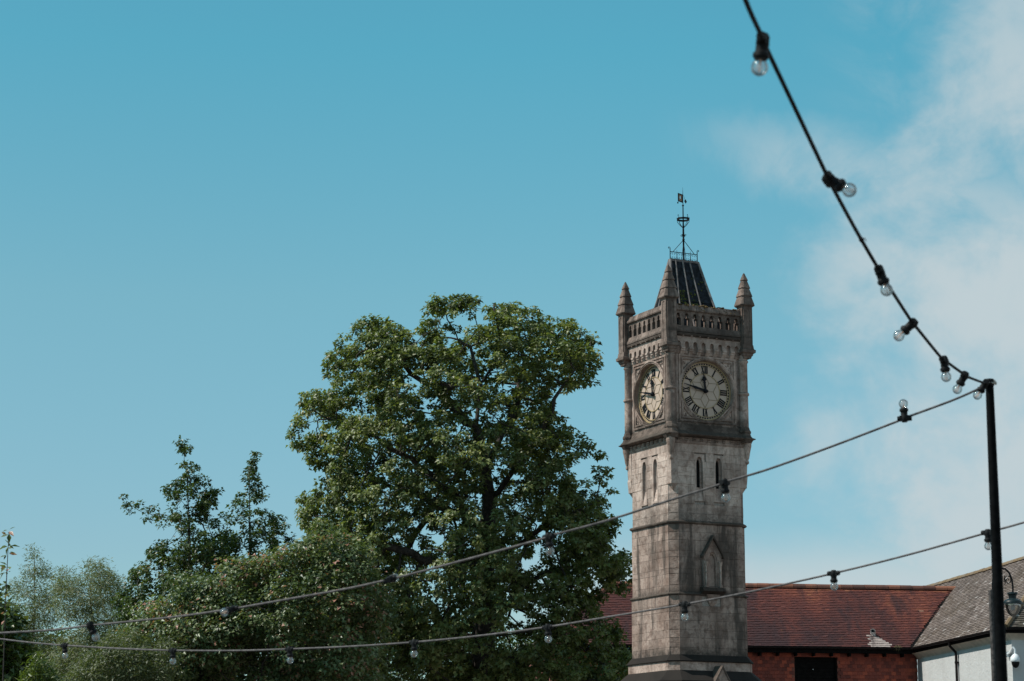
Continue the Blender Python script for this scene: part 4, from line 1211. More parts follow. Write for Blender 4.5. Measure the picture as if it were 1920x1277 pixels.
_tl = _nt.node('ShaderNodeBsdfTranslucent'); _tl.inputs[0].default_value = (0.8, 0.84, 0.86, 1)
_df = _nt.node('ShaderNodeBsdfDiffuse'); _df.inputs[0].default_value = (0.8, 0.84, 0.86, 1)
_a = _nt.node('ShaderNodeMixShader'); _nt.l.new(_tl.outputs[0], _a.inputs[1]); _nt.l.new(_df.outputs[0], _a.inputs[2])
_b = _nt.node('ShaderNodeMixShader'); _b.inputs[0].default_value = 0.045; _nt.l.new(_src, _b.inputs[1]); _nt.l.new(_a.outputs[0], _b.inputs[2]); _nt.l.new(_b.outputs[0], _out.inputs['Surface'])  # pale fill mixed into the glass imitates bright sky refracted in the bulb
mb = MB(); mb.lathe([(.185, 0), (.185, -4 * lk), (.17, -10 * lk), (.13, -17 * lk), (.07, -22 * lk), (.01, -24 * lk)], 20, T(lc.x, lc.y, lc.z - 1.0 * lk), cap=False); bld(mb, 'glass_bowl', M['bowl'], lamp, inv, smooth='all')
mb = MB(); mb.lathe([(.02, -13 * lk), (.05, -11 * lk), (.05, -5 * lk), (.02, -1 * lk)], 10, T(*lc)); bld(mb, 'light_source', M['leadpipe'], lamp, inv, smooth=True)

# ------------------------------------------------------------------ festoon pole and strings
M['pole'] = simple('black_pole_paint', (0.004, 0.004, 0.0045), 0.6, 0.4, 25, spec=0.05)
M['cable'] = simple('black_rubber_cable', (0.012, 0.011, 0.012), 0.7, 0.3, 30, spec=0.1)
M['cable_grey'] = simple('sunlit_tone_cable', (0.125, 0.11, 0.11), 0.7, 0.25, 30, spec=0.2)  # lighter copy of the cable: sunlight on the long spans put into its colour
M['rubber'] = simple('black_rubber', (0.009, 0.009, 0.010), 0.6, 0.3, 60, spec=0.15)
M['filament'] = simple('led_filament', (0.75, 0.42, 0.28), 0.4, 0.1, 60)
M['cap_metal'] = simple('bulb_cap', (0.5, 0.48, 0.45), 0.35, 0.1, 60, metal=0.8)
PY_ = 11.55
pt = P(1855, 713, PY_)
pole = empty('festoon_pole', (pt.x, pt.y, 0), 0, 'slim black tapering pole on the right carrying the strings of bulbs', 'pole')
inv = Matrix.Translation(pole.location).inverted()
mb = MB(); mb.lathe([(.036, 0), (.0325, 1.6), (.0295, 2.3), (.0205, pt.z - .0), (.0205, pt.z + .0)], 16, T(pt.x, pt.y, 0)); bld(mb, 'shaft', M['pole'], pole, inv, smooth=True)
mb = MB(); mb.lathe([(.023, -.028), (.0245, -.026), (.0245, .001), (.020, .006)], 16, T(*pt)); bld(mb, 'top_clamp', M['rubber'], pole, inv, smooth=True)
mb = MB(); mb.tube([pt + Vector((-.02, -.02, -.012)), pt + Vector((.03, -.018, -.02)), pt + Vector((.032, .0, -.02))], .005, 6); mb.tube([pt + Vector((.018, -.022, -.004)), pt + Vector((.03, -.02, -.022))], .006, 6); bld(mb, 'clamp_bolt', M['cap_metal'], pole, inv)

def interp_cable(ctrl, n=8):
    """ctrl: (px,py,Y) -> smooth list of world points (Catmull-Rom)"""
    pts = [P(*c) for c in ctrl]; out = []
    for i in range(len(pts) - 1):
        p0 = pts[max(i - 1, 0)]; p1 = pts[i]; p2 = pts[i + 1]; p3 = pts[min(i + 2, len(pts) - 1)]
        for j in range(n):
            t = j / n
            out.append(.5 * ((2 * p1) + (p2 - p0) * t + (2 * p0 - 5 * p1 + 4 * p2 - p3) * t * t + (-p0 + 3 * p1 - 3 * p2 + p3) * t ** 3))
    out.append(pts[-1]); return out

holder_proto = None
def make_holder():
    """lamp holder hanging down -Z from the cable at its origin, cable along X"""
    mb = MB()
    mb.loft([[(x, y, z) for x, y in ((-.024, -.012), (.024, -.012), (.024, .012), (-.024, .012))] for z in (-.014, .012)])
    mb.lathe([(.013, -.009), (.013, .009)], 10, T(-.02, 0, 0) @ Matrix.Rotation(PI / 2, 4, 'Y') @ T(0, 0, -.006))
    mb.lathe([(.013, -.009), (.013, .009)], 10, T(.02, 0, 0) @ Matrix.Rotation(PI / 2, 4, 'Y') @ T(0, 0, .006))
    mb.lathe([(.012, .018), (.017, .010), (.0175, -.012), (.0165, -.014), (.0165, -.032), (.0185, -.034), (.0215, -.037), (.0215, -.046), (.018, -.049), (.0175, -.052)], 14)
    return mb
def bulb_mb():
    mb = MB(); c = -.074; r = .0225
    pr = [(.0125, -.048), (.0135, -.054)] + [(r * math.sin(a), c + r * math.cos(a)) for a in np.linspace(R(42), PI - .05, 12)]
    mb.lathe(pr, 20, cap=False); return mb
def fil_mb():
    mb = MB()
    mb.tube([(0, 0, -.05), (0, 0, -.062)], .004, 6)
    for a in range(4):
        dx_, dy_ = math.cos(a * PI / 2), math.sin(a * PI / 2)
        mb.tube([(0, 0, -.062), (dx_ * .007, dy_ * .007, -.066), (dx_ * .008, dy_ * .008, -.082), (dx_ * .002, dy_ * .002, -.086)], .0011, 4)
    return mb
H0, B0, F0 = make_holder(), bulb_mb(), fil_mb()
h_me = H0.build('lamp_holder', M['rubber'], None, smooth=True); b_me = B0.build('bulb', M['bulb'], None, smooth='all'); f_me = F0.build('filament', M['filament'], None)
first = [True]
def add_lamp(root, att, tgt, cdir):
    """att: cable point, tgt: where the bulb's centre is, cdir: cable direction"""
    z = (att - tgt).normalized(); x = (cdir - z * cdir.dot(z))
    if x.length < .3: x = z.orthogonal()
    x.normalize(); y = z.cross(x)
    s = 1.0
    Mx = Matrix(((x.x * s, y.x * s, z.x * s, att.x), (x.y * s, y.y * s, z.y * s, att.y), (x.z * s, y.z * s, z.z * s, att.z), (0, 0, 0, 1)))
    inv_ = Matrix.Translation(root.location).inverted()
    if first[0]: ho, bo, fo = h_me, b_me, f_me; first[0] = False
    else: ho, bo, fo = [link_copy(q) for q in (h_me, b_me, f_me)]
    ho.parent = root; ho.matrix_local = inv_ @ Mx; bo.parent = ho; fo.parent = ho
    bo.matrix_local = Matrix.Identity(4); fo.matrix_local = Matrix.Identity(4)
def festoon(name, label, ctrl, lamps, rad, cm='cable_grey'):
    pts = interp_cable(ctrl); root = empty(name, tuple(pts[-1]), 0, label, 'string lights', 'festoon strings between the poles')
    inv_ = Matrix.Translation(root.location).inverted()
    mb = MB(); mb.tube([inv_ @ p for p in pts], rad, 8); mb.build('cable', M[cm], root, smooth='all')
    if cm == 'cable':
        j = min(range(len(pts)), key=lambda q: (pts[q] - P(1613, 449, 7.6)).length); a = inv_ @ pts[j]; d_ = (pts[j + 1] - pts[j]).normalized() * .004
        mb = MB(); mb.tube([a - d_, a + d_], rad * 1.35, 8); mb.tube([a, a + Vector((.012, 0, .006)), a + Vector((.016, 0, -.004))], .0016, 4); mb.build('cable_tie', M['rubber'], root)
    for (px, py, Y, bx_, by_, dY) in lamps:
        a = P(px, py, Y); i = min(range(len(pts)), key=lambda q: (pts[q] - a).length)
        cd = pts[min(i + 1, len(pts) - 1)] - pts[max(i - 1, 0)]
        # snap onto the cable
        best = min(((pts[j].lerp(pts[j + 1], t / 6) - a).length, j, t / 6) for j in range(max(0, i - 2), min(len(pts) - 1, i + 2)) for t in range(7))
        a = pts[best[1]].lerp(pts[best[1] + 1], best[2])
        add_lamp(root, a, P(bx_, by_, a.y + dY), cd.normalized())
    return root
# 1: coming in overhead from the upper edge
festoon('festoon_string', 'black festoon string descending steeply from the top edge to the pole top',
        [(1345, -150, 4.9), (1397, -2, 5.35), (1428, 68, 5.7), (1436, 88, 5.8), (1494, 210, 6.3), (1549, 326, 6.85), (1558, 345, 6.95), (1604, 430, 7.5), (1644, 499, 7.95), (1653, 514, 8.05), (1675, 550, 8.4), (1706, 598, 8.95), (1712, 606, 9.0), (1764, 670, 9.85), (1773, 677, 9.95), (1806, 701, 10.6), (1813, 706, 10.7), (1845, 718, 11.45), (1853, 718, PY_ - .03)],
        [(1431, 76, 5.75, 1424, 128, .0), (1554, 335, 6.9, 1594, 357, -.02), (1649, 506, 8.0, 1661, 540, .0), (1709, 603, 9.0, 1685, 630, .01), (1769, 673, 9.9, 1774, 706, 0), (1809, 703, 10.65, 1795, 730, .01), (1849, 719, 11.5, 1833, 741, -.0)], .0066, 'cable')
# 2: the upper of the two long spans
festoon('festoon_string', 'upper long festoon string, sagging left from the pole top across the tree',
        [(-60, 1190, 13.4), (0, 1187, 13.3), (100, 1181, 13.15), (165, 1173, 13.0), (177, 1172, 13.0), (329, 1156.5, 12.75), (420, 1144, 12.55), (446, 1140, 12.5), (520, 1127, 12.35), (650, 1104, 12.15), (725, 1087.5, 12.0), (742, 1084, 12.0), (879, 1048, 11.8), (1022, 1009, 11.6), (1034, 1004, 11.6), (1140, 975.5, 11.5), (1270, 933.5, 11.45), (1350, 908.5, 11.4), (1366, 902, 11.4), (1440, 880, 11.38), (1560, 837, 11.35), (1688, 788, 11.32), (1704, 781, 11.32), (1790, 749, 11.4), (1846, 724, 11.52)],
        [(1696, 785, 11.32, 1694, 760, 0), (1358, 905.5, 11.4, 1361, 932, 0), (1028, 1006.5, 11.6, 1031, 1032, 0), (733, 1086, 12.0, 739, 1084, .06), (433, 1142, 12.5, 423, 1147, -.05), (171, 1172.5, 13.0, 179, 1193, 0)], .0058)
# 3: the lower span, passing behind the pole
festoon('festoon_string', 'lower long festoon string, nearly level on the left and passing behind the pole',
        [(-60, 1191, 17.7), (0, 1198, 17.5), (60, 1205, 17.2), (121, 1210, 17.0), (223, 1216, 16.6), (324, 1219.5, 16.2), (440, 1220, 15.9), (543, 1217, 15.5), (660, 1212, 15.2), (777, 1204, 14.9), (900, 1192, 14.5), (1027, 1175.5, 14.2), (1140, 1157, 13.9), (1284, 1133, 13.6), (1400, 1111, 13.4), (1563, 1075, 13.15), (1700, 1041, 12.9), (1852, 998.5, 12.65), (1920, 979.5, 12.5), (2020, 948, 12.3)],
        [(x, y, Y, bx_, by_, 0) for x, y, Y, bx_, by_ in ((121, 1210, 17, 122, 1228), (324, 1219.5, 16.2, 324, 1238), (543, 1217, 15.5, 544, 1236), (777, 1204, 14.9, 776.5, 1224), (1027, 1175.5, 14.2, 1028, 1196), (1284, 1133, 13.6, 1284, 1153), (1563, 1075, 13.15, 1564, 1097), (1852, 998.5, 12.65, 1853, 1019))], .0058)

# ------------------------------------------------------------------ trees
def bark(name, c): return simple(name, c, 0.9, 0.4, 12, bmp=0.5)
M['bark'] = bark('bark', (0.045, 0.036, 0.03))

def in_poly(poly, x, y):
    c = np.zeros(len(x), bool); n = len(poly); j = n - 1
    for i in range(n):
        xi, yi = poly[i]; xj, yj = poly[j]
        if yi != yj:
            t = ((yi > y) != (yj > y)) & (x < (xj - xi) * (y - yi) / (yj - yi) + xi)
            c ^= t
        j = i
    return c
def poly_dist(poly, x, y):
    d = np.full(len(x), 1e9); n = len(poly)
    for i in range(n):
        ax, ay = poly[i]; bx_, by_ = poly[(i + 1) % n]
        vx, vy = bx_ - ax, by_ - ay; L = vx * vx + vy * vy
        t = np.clip(((x - ax) * vx + (y - ay) * vy) / L, 0, 1)
        d = np.minimum(d, np.hypot(x - ax - t * vx, y - ay - t * vy))
    return d

def leaves_mesh(name, cen, out, rng, per, spread, size, mat, parent, tint_c, tint_sd, up=0.6, narrow=0.8, droop=0.3, vals=None, flat=0.75):
    N = len(cen) * per
    c = np.repeat(cen, per, 0); o = np.repeat(out, per, 0)
    off = rng.normal(0, 1, (N, 3)); off /= np.linalg.norm(off, axis=1, keepdims=True)
    off *= (rng.random((N, 1)) ** 0.45); off[:, 2] *= flat
    sp = np.repeat(spread if np.ndim(spread) else np.full(len(cen), spread), per)[:, None]
    p = c + off * sp
    nrm = off * 0.6 + np.array([0, 0, up * .75]) + np.array(sdir) * .3 + o * 0.35 + rng.normal(0, .45, (N, 3))
    nrm /= np.linalg.norm(nrm, axis=1, keepdims=True)
    d = off + rng.normal(0, .5, (N, 3)); d[:, 2] -= droop
    d -= nrm * np.sum(d * nrm, 1, keepdims=True); d /= np.maximum(np.linalg.norm(d, axis=1, keepdims=True), 1e-6)
    s = np.cross(nrm, d)
    L = size * rng.uniform(.6, 1.25, (N, 1)); w = L * narrow * .5
    fold = nrm * (w * .45)
    if narrow > .5:
        # palmate: base, lobe, notch, tip ... six corners round a centre
        V = np.stack([p, p + s * w + d * L * .28 + fold, p + s * w * .45 + d * L * .55 + fold * .3, p + d * L, p - s * w * .45 + d * L * .55 + fold * .3, p - s * w + d * L * .28 + fold], 1)
        tri = np.array([[0, 1, 2], [0, 2, 3], [0, 3, 4], [0, 4, 5]]); nv = 6
    else:
        V = np.stack([p, p + s * w + d * L * .45 + fold, p + d * L, p - s * w + d * L * .45 + fold], 1)
        tri = np.array([[0, 1, 2], [0, 2, 3]]); nv = 4
    base = (np.arange(N) * nv)[:, None, None]
    loops = (base + tri[None]).reshape(-1).astype(np.int32)
    nf = N * len(tri)
    me = bpy.data.meshes.new(name)
    me.vertices.add(N * nv); me.vertices.foreach_set('co', V.reshape(-1).astype(np.float32))
    me.loops.add(nf * 3); me.loops.foreach_set('vertex_index', loops)
    me.polygons.add(nf); me.polygons.foreach_set('loop_start', np.arange(nf, dtype=np.int32) * 3); me.polygons.foreach_set('loop_total', np.full(nf, 3, np.int32))
    me.update(calc_edges=True)
    tv = np.clip(np.repeat(vals, per) + rng.normal(0, tint_sd, N), 0, 1)
    at = me.attributes.new('tint', 'FLOAT', 'POINT'); at.data.foreach_set('value', np.repeat(tv, nv).astype(np.float32))
    me.materials.append(mat)
    ob = bpy.data.objects.new(name, me); COL.objects.link(ob); ob.parent = parent
    return ob

def colonize(att, start, rng, step=.35, kill=.5, infl=3.5, iters=160, par0=None):
    nodes = list(start); par = list(par0)
    A = att.copy(); near = np.zeros(len(A), int); nd = np.full(len(A), 1e9)
    NP = np.array(nodes)
    for i, q in enumerate(NP):
        d = np.linalg.norm(A - q, axis=1); m_ = d < nd; nd[m_] = d[m_]; near[m_] = i
    alive = np.ones(len(A), bool)
    for it in range(iters):
        act = alive & (nd < (infl if it > 25 else 99))
        if not act.any(): break
        idx = near[act]; dirs = A[act] - NP[idx]; dirs /= np.linalg.norm(dirs, axis=1, keepdims=True)
        uq, invx = np.unique(idx, return_inverse=True)
        sm = np.zeros((len(uq), 3)); np.add.at(sm, invx, dirs)
        ln = np.linalg.norm(sm, axis=1, keepdims=True); ok = ln[:, 0] > 1e-3
        new = NP[uq] + (sm / np.maximum(ln, 1e-6)) * step + rng.normal(0, step * .12, (len(uq), 3)); new = new[ok]; uq = uq[ok]
        b = len(NP)
        NP = np.vstack([NP, new]); par += list(uq)
        for a0 in range(0, len(new)):
            d = np.linalg.norm(A - new[a0], axis=1); m_ = d < nd; nd[m_] = d[m_]; near[m_] = b + a0
        alive &= nd > kill
        if len(NP) > 9000: break
    return NP, np.array(par), near

def branch_mesh(NP, par, tipr, expo, mat, parent, name='trunk', rmax=None):
    n = len(NP); r = np.zeros(n); ch = [[] for _ in range(n)]
    for i in range(1, n): ch[par[i]].append(i)
    acc = np.zeros(n)
    for i in range(n - 1, -1, -1):
        if not ch[i]: acc[i] = tipr ** expo
        if par[i] >= 0: acc[par[i]] += acc[i]
    r = acc ** (1 / expo)
    if rmax: r *= 1.0; r = np.minimum(r, rmax)
    mb = MB()
    # chains along the thickest child
    started = [(0, None)]; stack = [0]; done = set()
    while stack:
        s = stack.pop(); chain = [par[s], s] if par[s] >= 0 else [s]
        c = s
        while ch[c]:
            m_ = max(ch[c], key=lambda q: r[q])
            for o in ch[c]:
                if o != m_: stack.append(o)
            chain.append(m_); c = m_
        if len(chain) < 2: continue
        rr_ = [float(r[q]) for q in chain]
        if par[s] >= 0: rr_[0] = rr_[1]
        mb.tube([NP[q] for q in chain], rr_, 8 if rr_[0] > .08 else (5 if rr_[0] > .02 else 3), cap=False)
    return mb.build(name, mat, parent, smooth='all', fix=False)

def tree(name, label, cat, poly, basepx, Y, leafm, natt, per, spread, size, seed, depth=3.5, trunk_top=.35, gaps=0.0, gscale=.6, shell=.6, tip=.008, expo=2.3, group=None,
         up=.6, narrow=.8, droop=.3, tint=(.45, .12), kill=.5, step=.35, extra=None, rmax=.35, zmin=1.2, flat=.75, start_px=None, bark_m=None, clumpvar=.12, edge=.12, ragged=.9, voids=(), limbs=()):
    rng = np.random.default_rng(seed)
    pw_ = [P(x, y, Y) for x, y in poly]; pl = [(p.x, max(p.z, zmin)) for p in pw_]
    bx_ = P(basepx, 1277, Y).x
    xs = [p[0] for p in pl]; zs = [p[1] for p in pl]
    out = np.zeros((0, 3)); dmax = min(max(xs) - min(xs), max(zs) - min(zs)) / 2
    tries = 0
    while len(out) < natt and tries < 60:
        tries += 1
        n = natt * 4
        x = rng.uniform(min(xs), max(xs), n); z = rng.uniform(min(zs), max(zs), n)
        m_ = in_poly(pl, x, z); x, z = x[m_], z[m_]
        d = poly_dist(pl, x, z)
        x, z, d = [a[d > edge] for a in (x, z, d)]
        q = np.clip(d / dmax, 0, 1); hd = depth * np.sqrt(np.clip(1 - (1 - q) ** 2, .02, 1))
        u = rng.uniform(-1, 1, len(x)); y = Y + u * hd
        # prefer the outer shell
        e = 1 - np.abs(u); sd = np.minimum(d / dmax * 2.5, e * 1.4)
        keep = rng.random(len(x)) < np.clip(1.15 - shell * sd, .1, 1)
        rag = np.array([noise.noise(Vector((a * 1.5, c * 1.5, seed * 3.1))) + .5 * noise.noise(Vector((a * 4, c * 4, seed))) for a, c in zip(x, z)])
        keep &= d > edge + ragged * np.clip(rag + .12, 0, 1)
        for vx, vy, rx_, ry_, back in voids:
            c_ = P(vx, vy, Y); sc_ = (P(vx + 1, vy, Y) - c_).x
            inside = ((x - c_.x) / (rx_ * sc_)) ** 2 + ((z - c_.z) / (ry_ * sc_)) ** 2 < 1
            keep &= ~(inside & (y < Y + back) & (rng.random(len(x)) < .96))
        if gaps:
            fine = np.array([noise.noise(Vector((a * 1.9, b * 1.9, c * 1.9)) + Vector((0, seed, 0))) for a, b, c in zip(x, y, z)])
            keep &= fine > -.22
            g = np.array([noise.noise(Vector((a * gscale, b * gscale, c * gscale)) + Vector((seed, 0, 0))) for a, b, c in zip(x, y, z)])
            keep &= g > (gaps - .5)
        out = np.vstack([out, np.stack([x, y, z], 1)[keep]])
    att = out[:natt]
    # thin out points that crowd one another
    sel = []; cell = {}; mind = kill * .62
    for i, q in enumerate(att):
        key = tuple((q // mind).astype(int)); bad = False
        for a in (-1, 0, 1):
            for b in (-1, 0, 1):
                for c in (-1, 0, 1):
                    for j in cell.get((key[0] + a, key[1] + b, key[2] + c), ()):
                        if np.sum((att[j] - q) ** 2) < mind * mind: bad = True; break
                    if bad: break
                if bad: break
            if bad: break
        if not bad: cell.setdefault(key, []).append(i); sel.append(i)
    att = att[sel]
    if extra:
        att = np.vstack([att, np.array([tuple(P(a, b, Y + c)) for a, b, c in extra])])
    root = empty(name, (0, 0, 0), 0, label, cat, group)
    ztop = max(zs); zt_ = ztop * trunk_top
    st = [np.array((bx_ + .05 * math.sin(t * 3 + seed), Y, zt_ * t)) for t in np.linspace(0, 1, 12)]
    if start_px:
        st += [np.array(tuple(P(a, b, Y + c))) for a, b, c in start_px]
    par0 = [-1] + list(range(len(st) - 1))
    for ch_ in limbs:
        pts = [np.array(tuple(P(a, b, Y + c))) for a, b, c in ch_]
        j = min(range(len(st)), key=lambda q: np.linalg.norm(st[q] - pts[0]))
        prev = j; cur = st[j]
        for q in pts[1:]:
            n_ = max(1, int(np.linalg.norm(q - cur) / .35))
            for i in range(1, n_ + 1):
                w_ = cur + (q - cur) * i / n_ + rng.normal(0, .05, 3)
                st.append(w_); par0.append(prev); prev = len(st) - 1
            cur = q
    NP, par, near = colonize(att, st, rng, step, kill, par0=par0)
    cenx, cenz = sum(xs) / len(xs), sum(zs) / len(zs)
    cen = np.array((bx_, Y, ztop * .55))
    o_ = att - cen; o_ /= np.linalg.norm(o_, axis=1, keepdims=True)
    branch_mesh(NP, par, tip, expo, bark_m or M['bark'], root, rmax=rmax)
    vals = np.array([tint[0] + tint[1] * 1.6 * noise.noise(Vector((q[0] * .9, q[1] * .9, q[2] * .9))) for q in att]) + rng.normal(0, clumpvar, len(att))
    spr = spread * rng.uniform(.65, 1.3, len(att))
    leaves_mesh('crown', att, o_, rng, per, spr, size, leafm, root, tint[0], tint[1], up, narrow, droop, vals, flat)
    # bring the empty down to the trunk's foot, keeping the children where they are
    root.location = (bx_, Y, 0)
    for c in root.children:
        c.matrix_parent_inverse = Matrix.Translation(root.location).inverted()
    import sys; print(name, 'clumps', len(att), 'nodes', len(NP))
    return root

G1 = leaf_mat('sycamore_leaf', [(0.0, (0.034, 0.044, 0.014)), (0.45, (0.125, 0.152, 0.048)), (0.75, (0.225, 0.245, 0.095)), (0.93, (0.32, 0.30, 0.14)), (1.0, (0.36, 0.25, 0.12))], trans=0.30, rough=0.46)
G2 = leaf_mat('dark_leaf', [(0.0, (0.021, 0.036, 0.010)), (0.5, (0.057, 0.086, 0.021)), (0.85, (0.097, 0.123, 0.033)), (1.0, (0.160, 0.110, 0.052))])
G3 = leaf_mat('willow_leaf', [(0.0, (0.07, 0.085, 0.035)), (0.5, (0.14, 0.155, 0.075)), (1.0, (0.22, 0.225, 0.12))], rough=.5)
G4 = leaf_mat('maple_bush_leaf', [(0.0, (0.030, 0.046, 0.015)), (0.5, (0.095, 0.128, 0.048)), (0.85, (0.175, 0.205, 0.095)), (0.955, (0.20, 0.21, 0.10)), (0.98, (0.33, 0.16, 0.11)), (1.0, (0.38, 0.18, 0.13))], trans=0.26, rough=0.42)
G5 = leaf_mat('bright_leaf', [(0.0, (0.035, 0.055, 0.013)), (0.5, (0.085, 0.115, 0.024)), (1.0, (0.17, 0.19, 0.04))])

big = [(552, 1330), (538, 1180), (552, 1060), (566, 1000), (555, 945), (570, 890), (536, 828), (550, 785), (568, 732), (572, 700), (598, 682), (602, 648), (642, 626), (688, 604), (738, 600), (772, 610), (792, 600), (782, 578), (830, 555), (882, 555), (915, 566), (955, 556), (1003, 553), (1026, 586), (1050, 586), (1090, 610), (1124, 645), (1131, 700), (1116, 732), (1120, 760), (1088, 785), (1062, 762), (1052, 776), (1072, 802), (1110, 808), (1140, 838), (1172, 876), (1160, 918), (1142, 945), (1177, 972), (1174, 1012), (1190, 1045), (1202, 1085), (1190, 1120), (1150, 1108), (1122, 1140), (1158, 1165), (1192, 1195), (1200, 1330)]
tree('sycamore_tree', 'big broad sycamore with a rounded dense crown, directly left of the clock tower', 'tree', big, 905, 70.0, G1, 6000, 42, .19, .135, 12, voids=[(960, 932, 34, 20, 9), (917, 955, 15, 48, .5), (1036, 690, 26, 15, 9), (1052, 752, 24, 16, 9), (672, 752, 34, 15, 9), (640, 700, 16, 10, 9), (838, 604, 44, 16, 9), (900, 690, 20, 12, 9), (800, 720, 18, 10, 9), (1085, 690, 14, 10, 9), (600, 880, 16, 10, 9), (1100, 900, 14, 12, 9), (995, 655, 15, 12, 9), (760, 880, 34, 16, -.5), (1010, 880, 30, 12, -.5), (735, 1085, 22, 14, 9), (700, 905, 16, 8, 9)], depth=4.2, trunk_top=.40, gaps=.42, gscale=.62, shell=.75, kill=.34, step=.25, expo=2.1, tip=.011, rmax=.36, zmin=2.2,
     start_px=[(908, 1060, 0), (912, 1000, 0), (918, 940, 0), (908, 880, -.4), (893, 800, -.5), (900, 720, -.3), (882, 650, 0)],
     limbs=[[(918, 940, 0), (962, 880, -.6), (1012, 820, -1.2), (1042, 745, -1.6), (1072, 690, -1.6)], [(908, 880, -.4), (955, 790, .8), (985, 700, 1.2), (975, 620, 1)], [(912, 1000, 0), (845, 925, -1), (770, 860, -1.8), (700, 820, -2.2), (640, 800, -2)],
            [(893, 800, -.5), (830, 740, -1.2), (760, 690, -1.8), (700, 665, -1.6)], [(910, 1060, 0), (985, 1010, -1), (1060, 965, -1.6), (1120, 940, -1.5)], [(908, 1100, 0), (835, 1060, -1.4), (755, 1030, -2.2), (670, 1010, -2.4)], [(908, 1130, 0), (990, 1090, .8), (1080, 1060, 1.2)], [(912, 1000, 0), (850, 960, 1.4), (780, 930, 2.2)]])
dk1 = [(345, 818), (357, 850), (374, 862), (363, 885), (392, 900), (388, 920), (410, 912), (402, 945), (388, 960), (425, 985), (436, 1010), (445, 1100), (460, 1330), (225, 1330), (212, 1120), (245, 1075), (262, 1040), (295, 1020), (300, 992), (270, 975), (240, 955), (222, 912), (262, 930), (285, 952), (318, 948), (308, 912), (330, 922), (330, 897), (312, 872), (336, 868), (334, 842)]
tree('spiky_tree', 'dark green tree with a slender pointed leader and a long left limb, behind the bushes', 'tree', dk1, 352, 74.0, G2, 1250, 34, .18, .12, 21, ragged=.22, depth=2.4, trunk_top=.5, gaps=.50, gscale=1.3, kill=.26, step=.2, expo=2.2, tip=.007, rmax=.2, zmin=2.5, edge=.02, start_px=[(356, 1080, 0), (354, 980, 0), (350, 880, 0)], group='trees behind the bushes')
dk2 = [(468, 838), (482, 850), (477, 875), (486, 905), (507, 898), (502, 935), (482, 950), (522, 968), (548, 950), (538, 1000), (570, 1030), (600, 1330), (440, 1330), (425, 1100), (412, 1000), (405, 960), (440, 968), (428, 920), (452, 915), (443, 878), (462, 870)]
tree('spiky_tree', 'second dark tree with a slender leader, between the left pointed tree and the sycamore', 'tree', dk2, 472, 76.0, G2, 850, 34, .18, .12, 22, ragged=.22, depth=2.0, trunk_top=.5, gaps=.50, gscale=1.3, kill=.26, step=.2, expo=2.2, tip=.007, rmax=.2, zmin=2.5, edge=.02, start_px=[(470, 1080, 0), (468, 980, 0), (468, 890, 0)], group='trees behind the bushes')
bush = [(235, 1330), (222, 1200), (258, 1135), (292, 1105), (330, 1068), (380, 1072), (425, 1046), (470, 1052), (520, 1012), (570, 985), (625, 975), (690, 1020), (735, 1120), (750, 1330)]
tree('maple_bush', 'wide maple bush with pinkish seed clusters, lower left in front of the sycamore', 'bush', bush, 480, 58.0, G4, 2400, 52, .30, .115, 31, depth=2.2, trunk_top=.3, gaps=.30, gscale=.9, shell=.5, kill=.34, step=.28, expo=2.1, tip=.006, rmax=.15, zmin=2.0, tint=(.55, .22), droop=.5)
w1 = [(18, 1330), (10, 1110), (28, 1062), (50, 1045), (60, 1010), (68, 1005), (76, 1050), (98, 1078), (108, 1120), (115, 1330)]
tree('willow_tree', 'thin pale willow with a wispy pointed top, near the left edge', 'tree', w1, 62, 84.0, G3, 750, 52, .34, .13, 41, ragged=0.7, depth=1.6, trunk_top=.5, gaps=.36, gscale=1.0, kill=.36, step=.28, tip=.006, rmax=.12, zmin=2.5, narrow=.22, up=.2, droop=.1, edge=.05, start_px=[(64, 1150, 0), (65, 1050, 0)], group='pale willows on the left')
w2 = [(95, 1330), (98, 1095), (122, 1062), (148, 1062), (170, 1035), (186, 1050), (204, 1050), (228, 1068), (240, 1110), (262, 1180), (268, 1330)]
tree('willow_tree', 'rounder pale grey-green willow, left of the pointed dark tree', 'tree', w2, 175, 82.0, G3, 1300, 60, .34, .13, 42, depth=2.2, trunk_top=.4, gaps=.32, gscale=1.0, kill=.36, step=.28, tip=.006, rmax=.15, zmin=2.5, narrow=.22, up=.2, droop=.1, start_px=[(172, 1150, 0)], group='pale willows on the left')
w3 = [(105, 1330), (135, 1250), (170, 1205), (215, 1170), (262, 1185), (300, 1170), (335, 1205), (352, 1260), (360, 1330)]
tree('willow_bush', 'low pale willow bush below the strings, left of the maple bush', 'bush', w3, 250, 54.0, G3, 900, 60, .26, .10, 43, ragged=0.5, depth=1.2, trunk_top=.3, gaps=.25, kill=.28, step=.22, tip=.005, rmax=.1, zmin=2.0, narrow=.3, up=.4, droop=.2, tint=(.18, .15))
lb1 = [(-60, 1330), (-60, 1090), (-10, 1075), (18, 1085), (40, 1130), (62, 1190), (75, 1260), (80, 1330)]
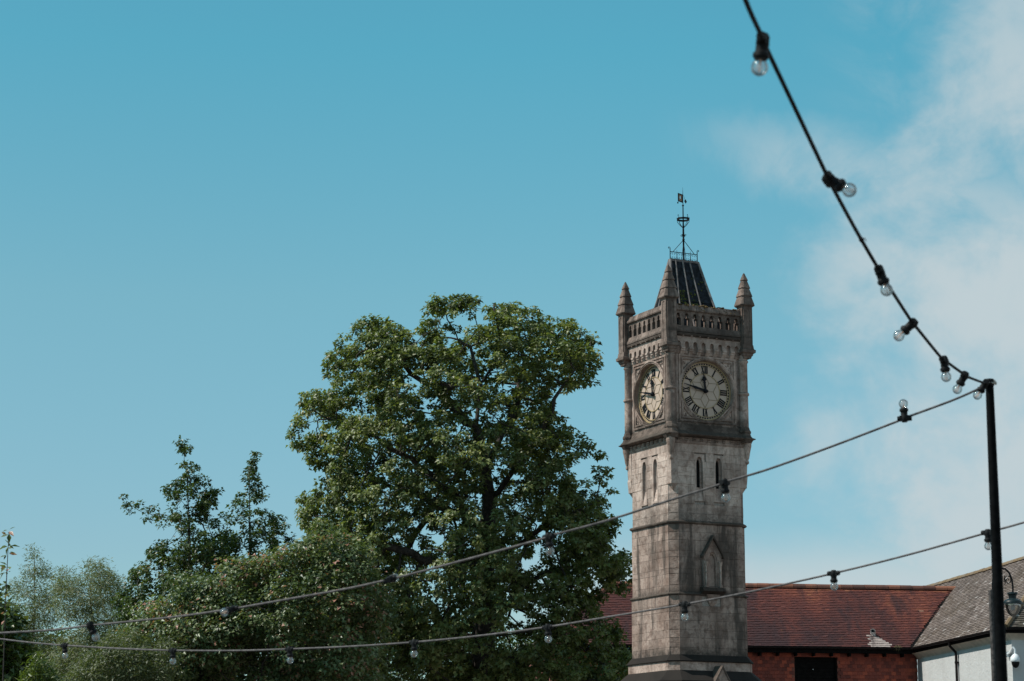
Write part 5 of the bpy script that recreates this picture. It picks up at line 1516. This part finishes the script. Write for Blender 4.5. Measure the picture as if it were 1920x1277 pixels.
tree('dark_shrub', 'dark broad-leaved shrub cut off by the left edge', 'shrub', lb1, 0, 32.0, G2, 700, 30, .16, .10, 51, ragged=0.15, depth=.7, trunk_top=.4, gaps=.25, kill=.16, step=.14, tip=.003, rmax=.05, zmin=1.5, tint=(.45, .2), droop=.5)
lb2 = [(20, 1330), (30, 1265), (52, 1240), (62, 1215), (78, 1190), (95, 1235), (118, 1250), (128, 1330)]
tree('bright_shrub', 'yellow-green shrub with narrow upright leaves in the lower left corner', 'shrub', lb2, 70, 30.0, G5, 420, 26, .11, .085, 52, ragged=0.12, depth=.4, trunk_top=.4, gaps=.3, kill=.13, step=.12, tip=.003, rmax=.03, zmin=1.5, narrow=.3, up=.1, droop=-.6)
# the bare-stemmed sapling at the very edge
sp = empty('sapling', tuple(P(4, 1277, 30)[:2]) + (0,), 0, 'slender sapling with a few drooping leaves at the left edge', 'sapling')
sp_b = P(4, 1277, 30)
mb = MB(); mb.tube([(0, 0, 0), (.01, 0, sp_b.z), (.0, 0, P(4, 1100, 30).z), (.005, 0, P(4, 998, 30).z)], [.012, .009, .007, .003], 6); mb.build('stem', M['bark'], sp, smooth=True)
rng_ = np.random.default_rng(4)
cs_ = np.array([(.0, 0, P(4, y, 30).z) for y in (997, 1002, 1020, 1024, 1040, 1062, 1072, 1095, 1110, 1125, 1140, 1150, 1165)])
leaves_mesh('leaf_cluster', cs_, np.tile([0, 0, 1.0], (len(cs_), 1)), rng_, 5, .04, .11, G4, sp, .6, .25, .5, .45, .5, np.full(len(cs_), .7))
# dense far hedge closing the view low down behind the trees
hp = [(-80, 1330), (-80, 1190), (120, 1175), (300, 1185), (520, 1160), (760, 1160), (1000, 1165), (1090, 1195), (1110, 1330)]
tree('background_hedge', 'dense dark hedge filling the gaps low down behind the trees', 'hedge', hp, 500, 92.0, G2, 4200, 30, .42, .16, 61, depth=1.5, trunk_top=.2, gaps=.0, shell=.2, kill=.55, step=.5, tip=.01, rmax=.1, zmin=1.5)
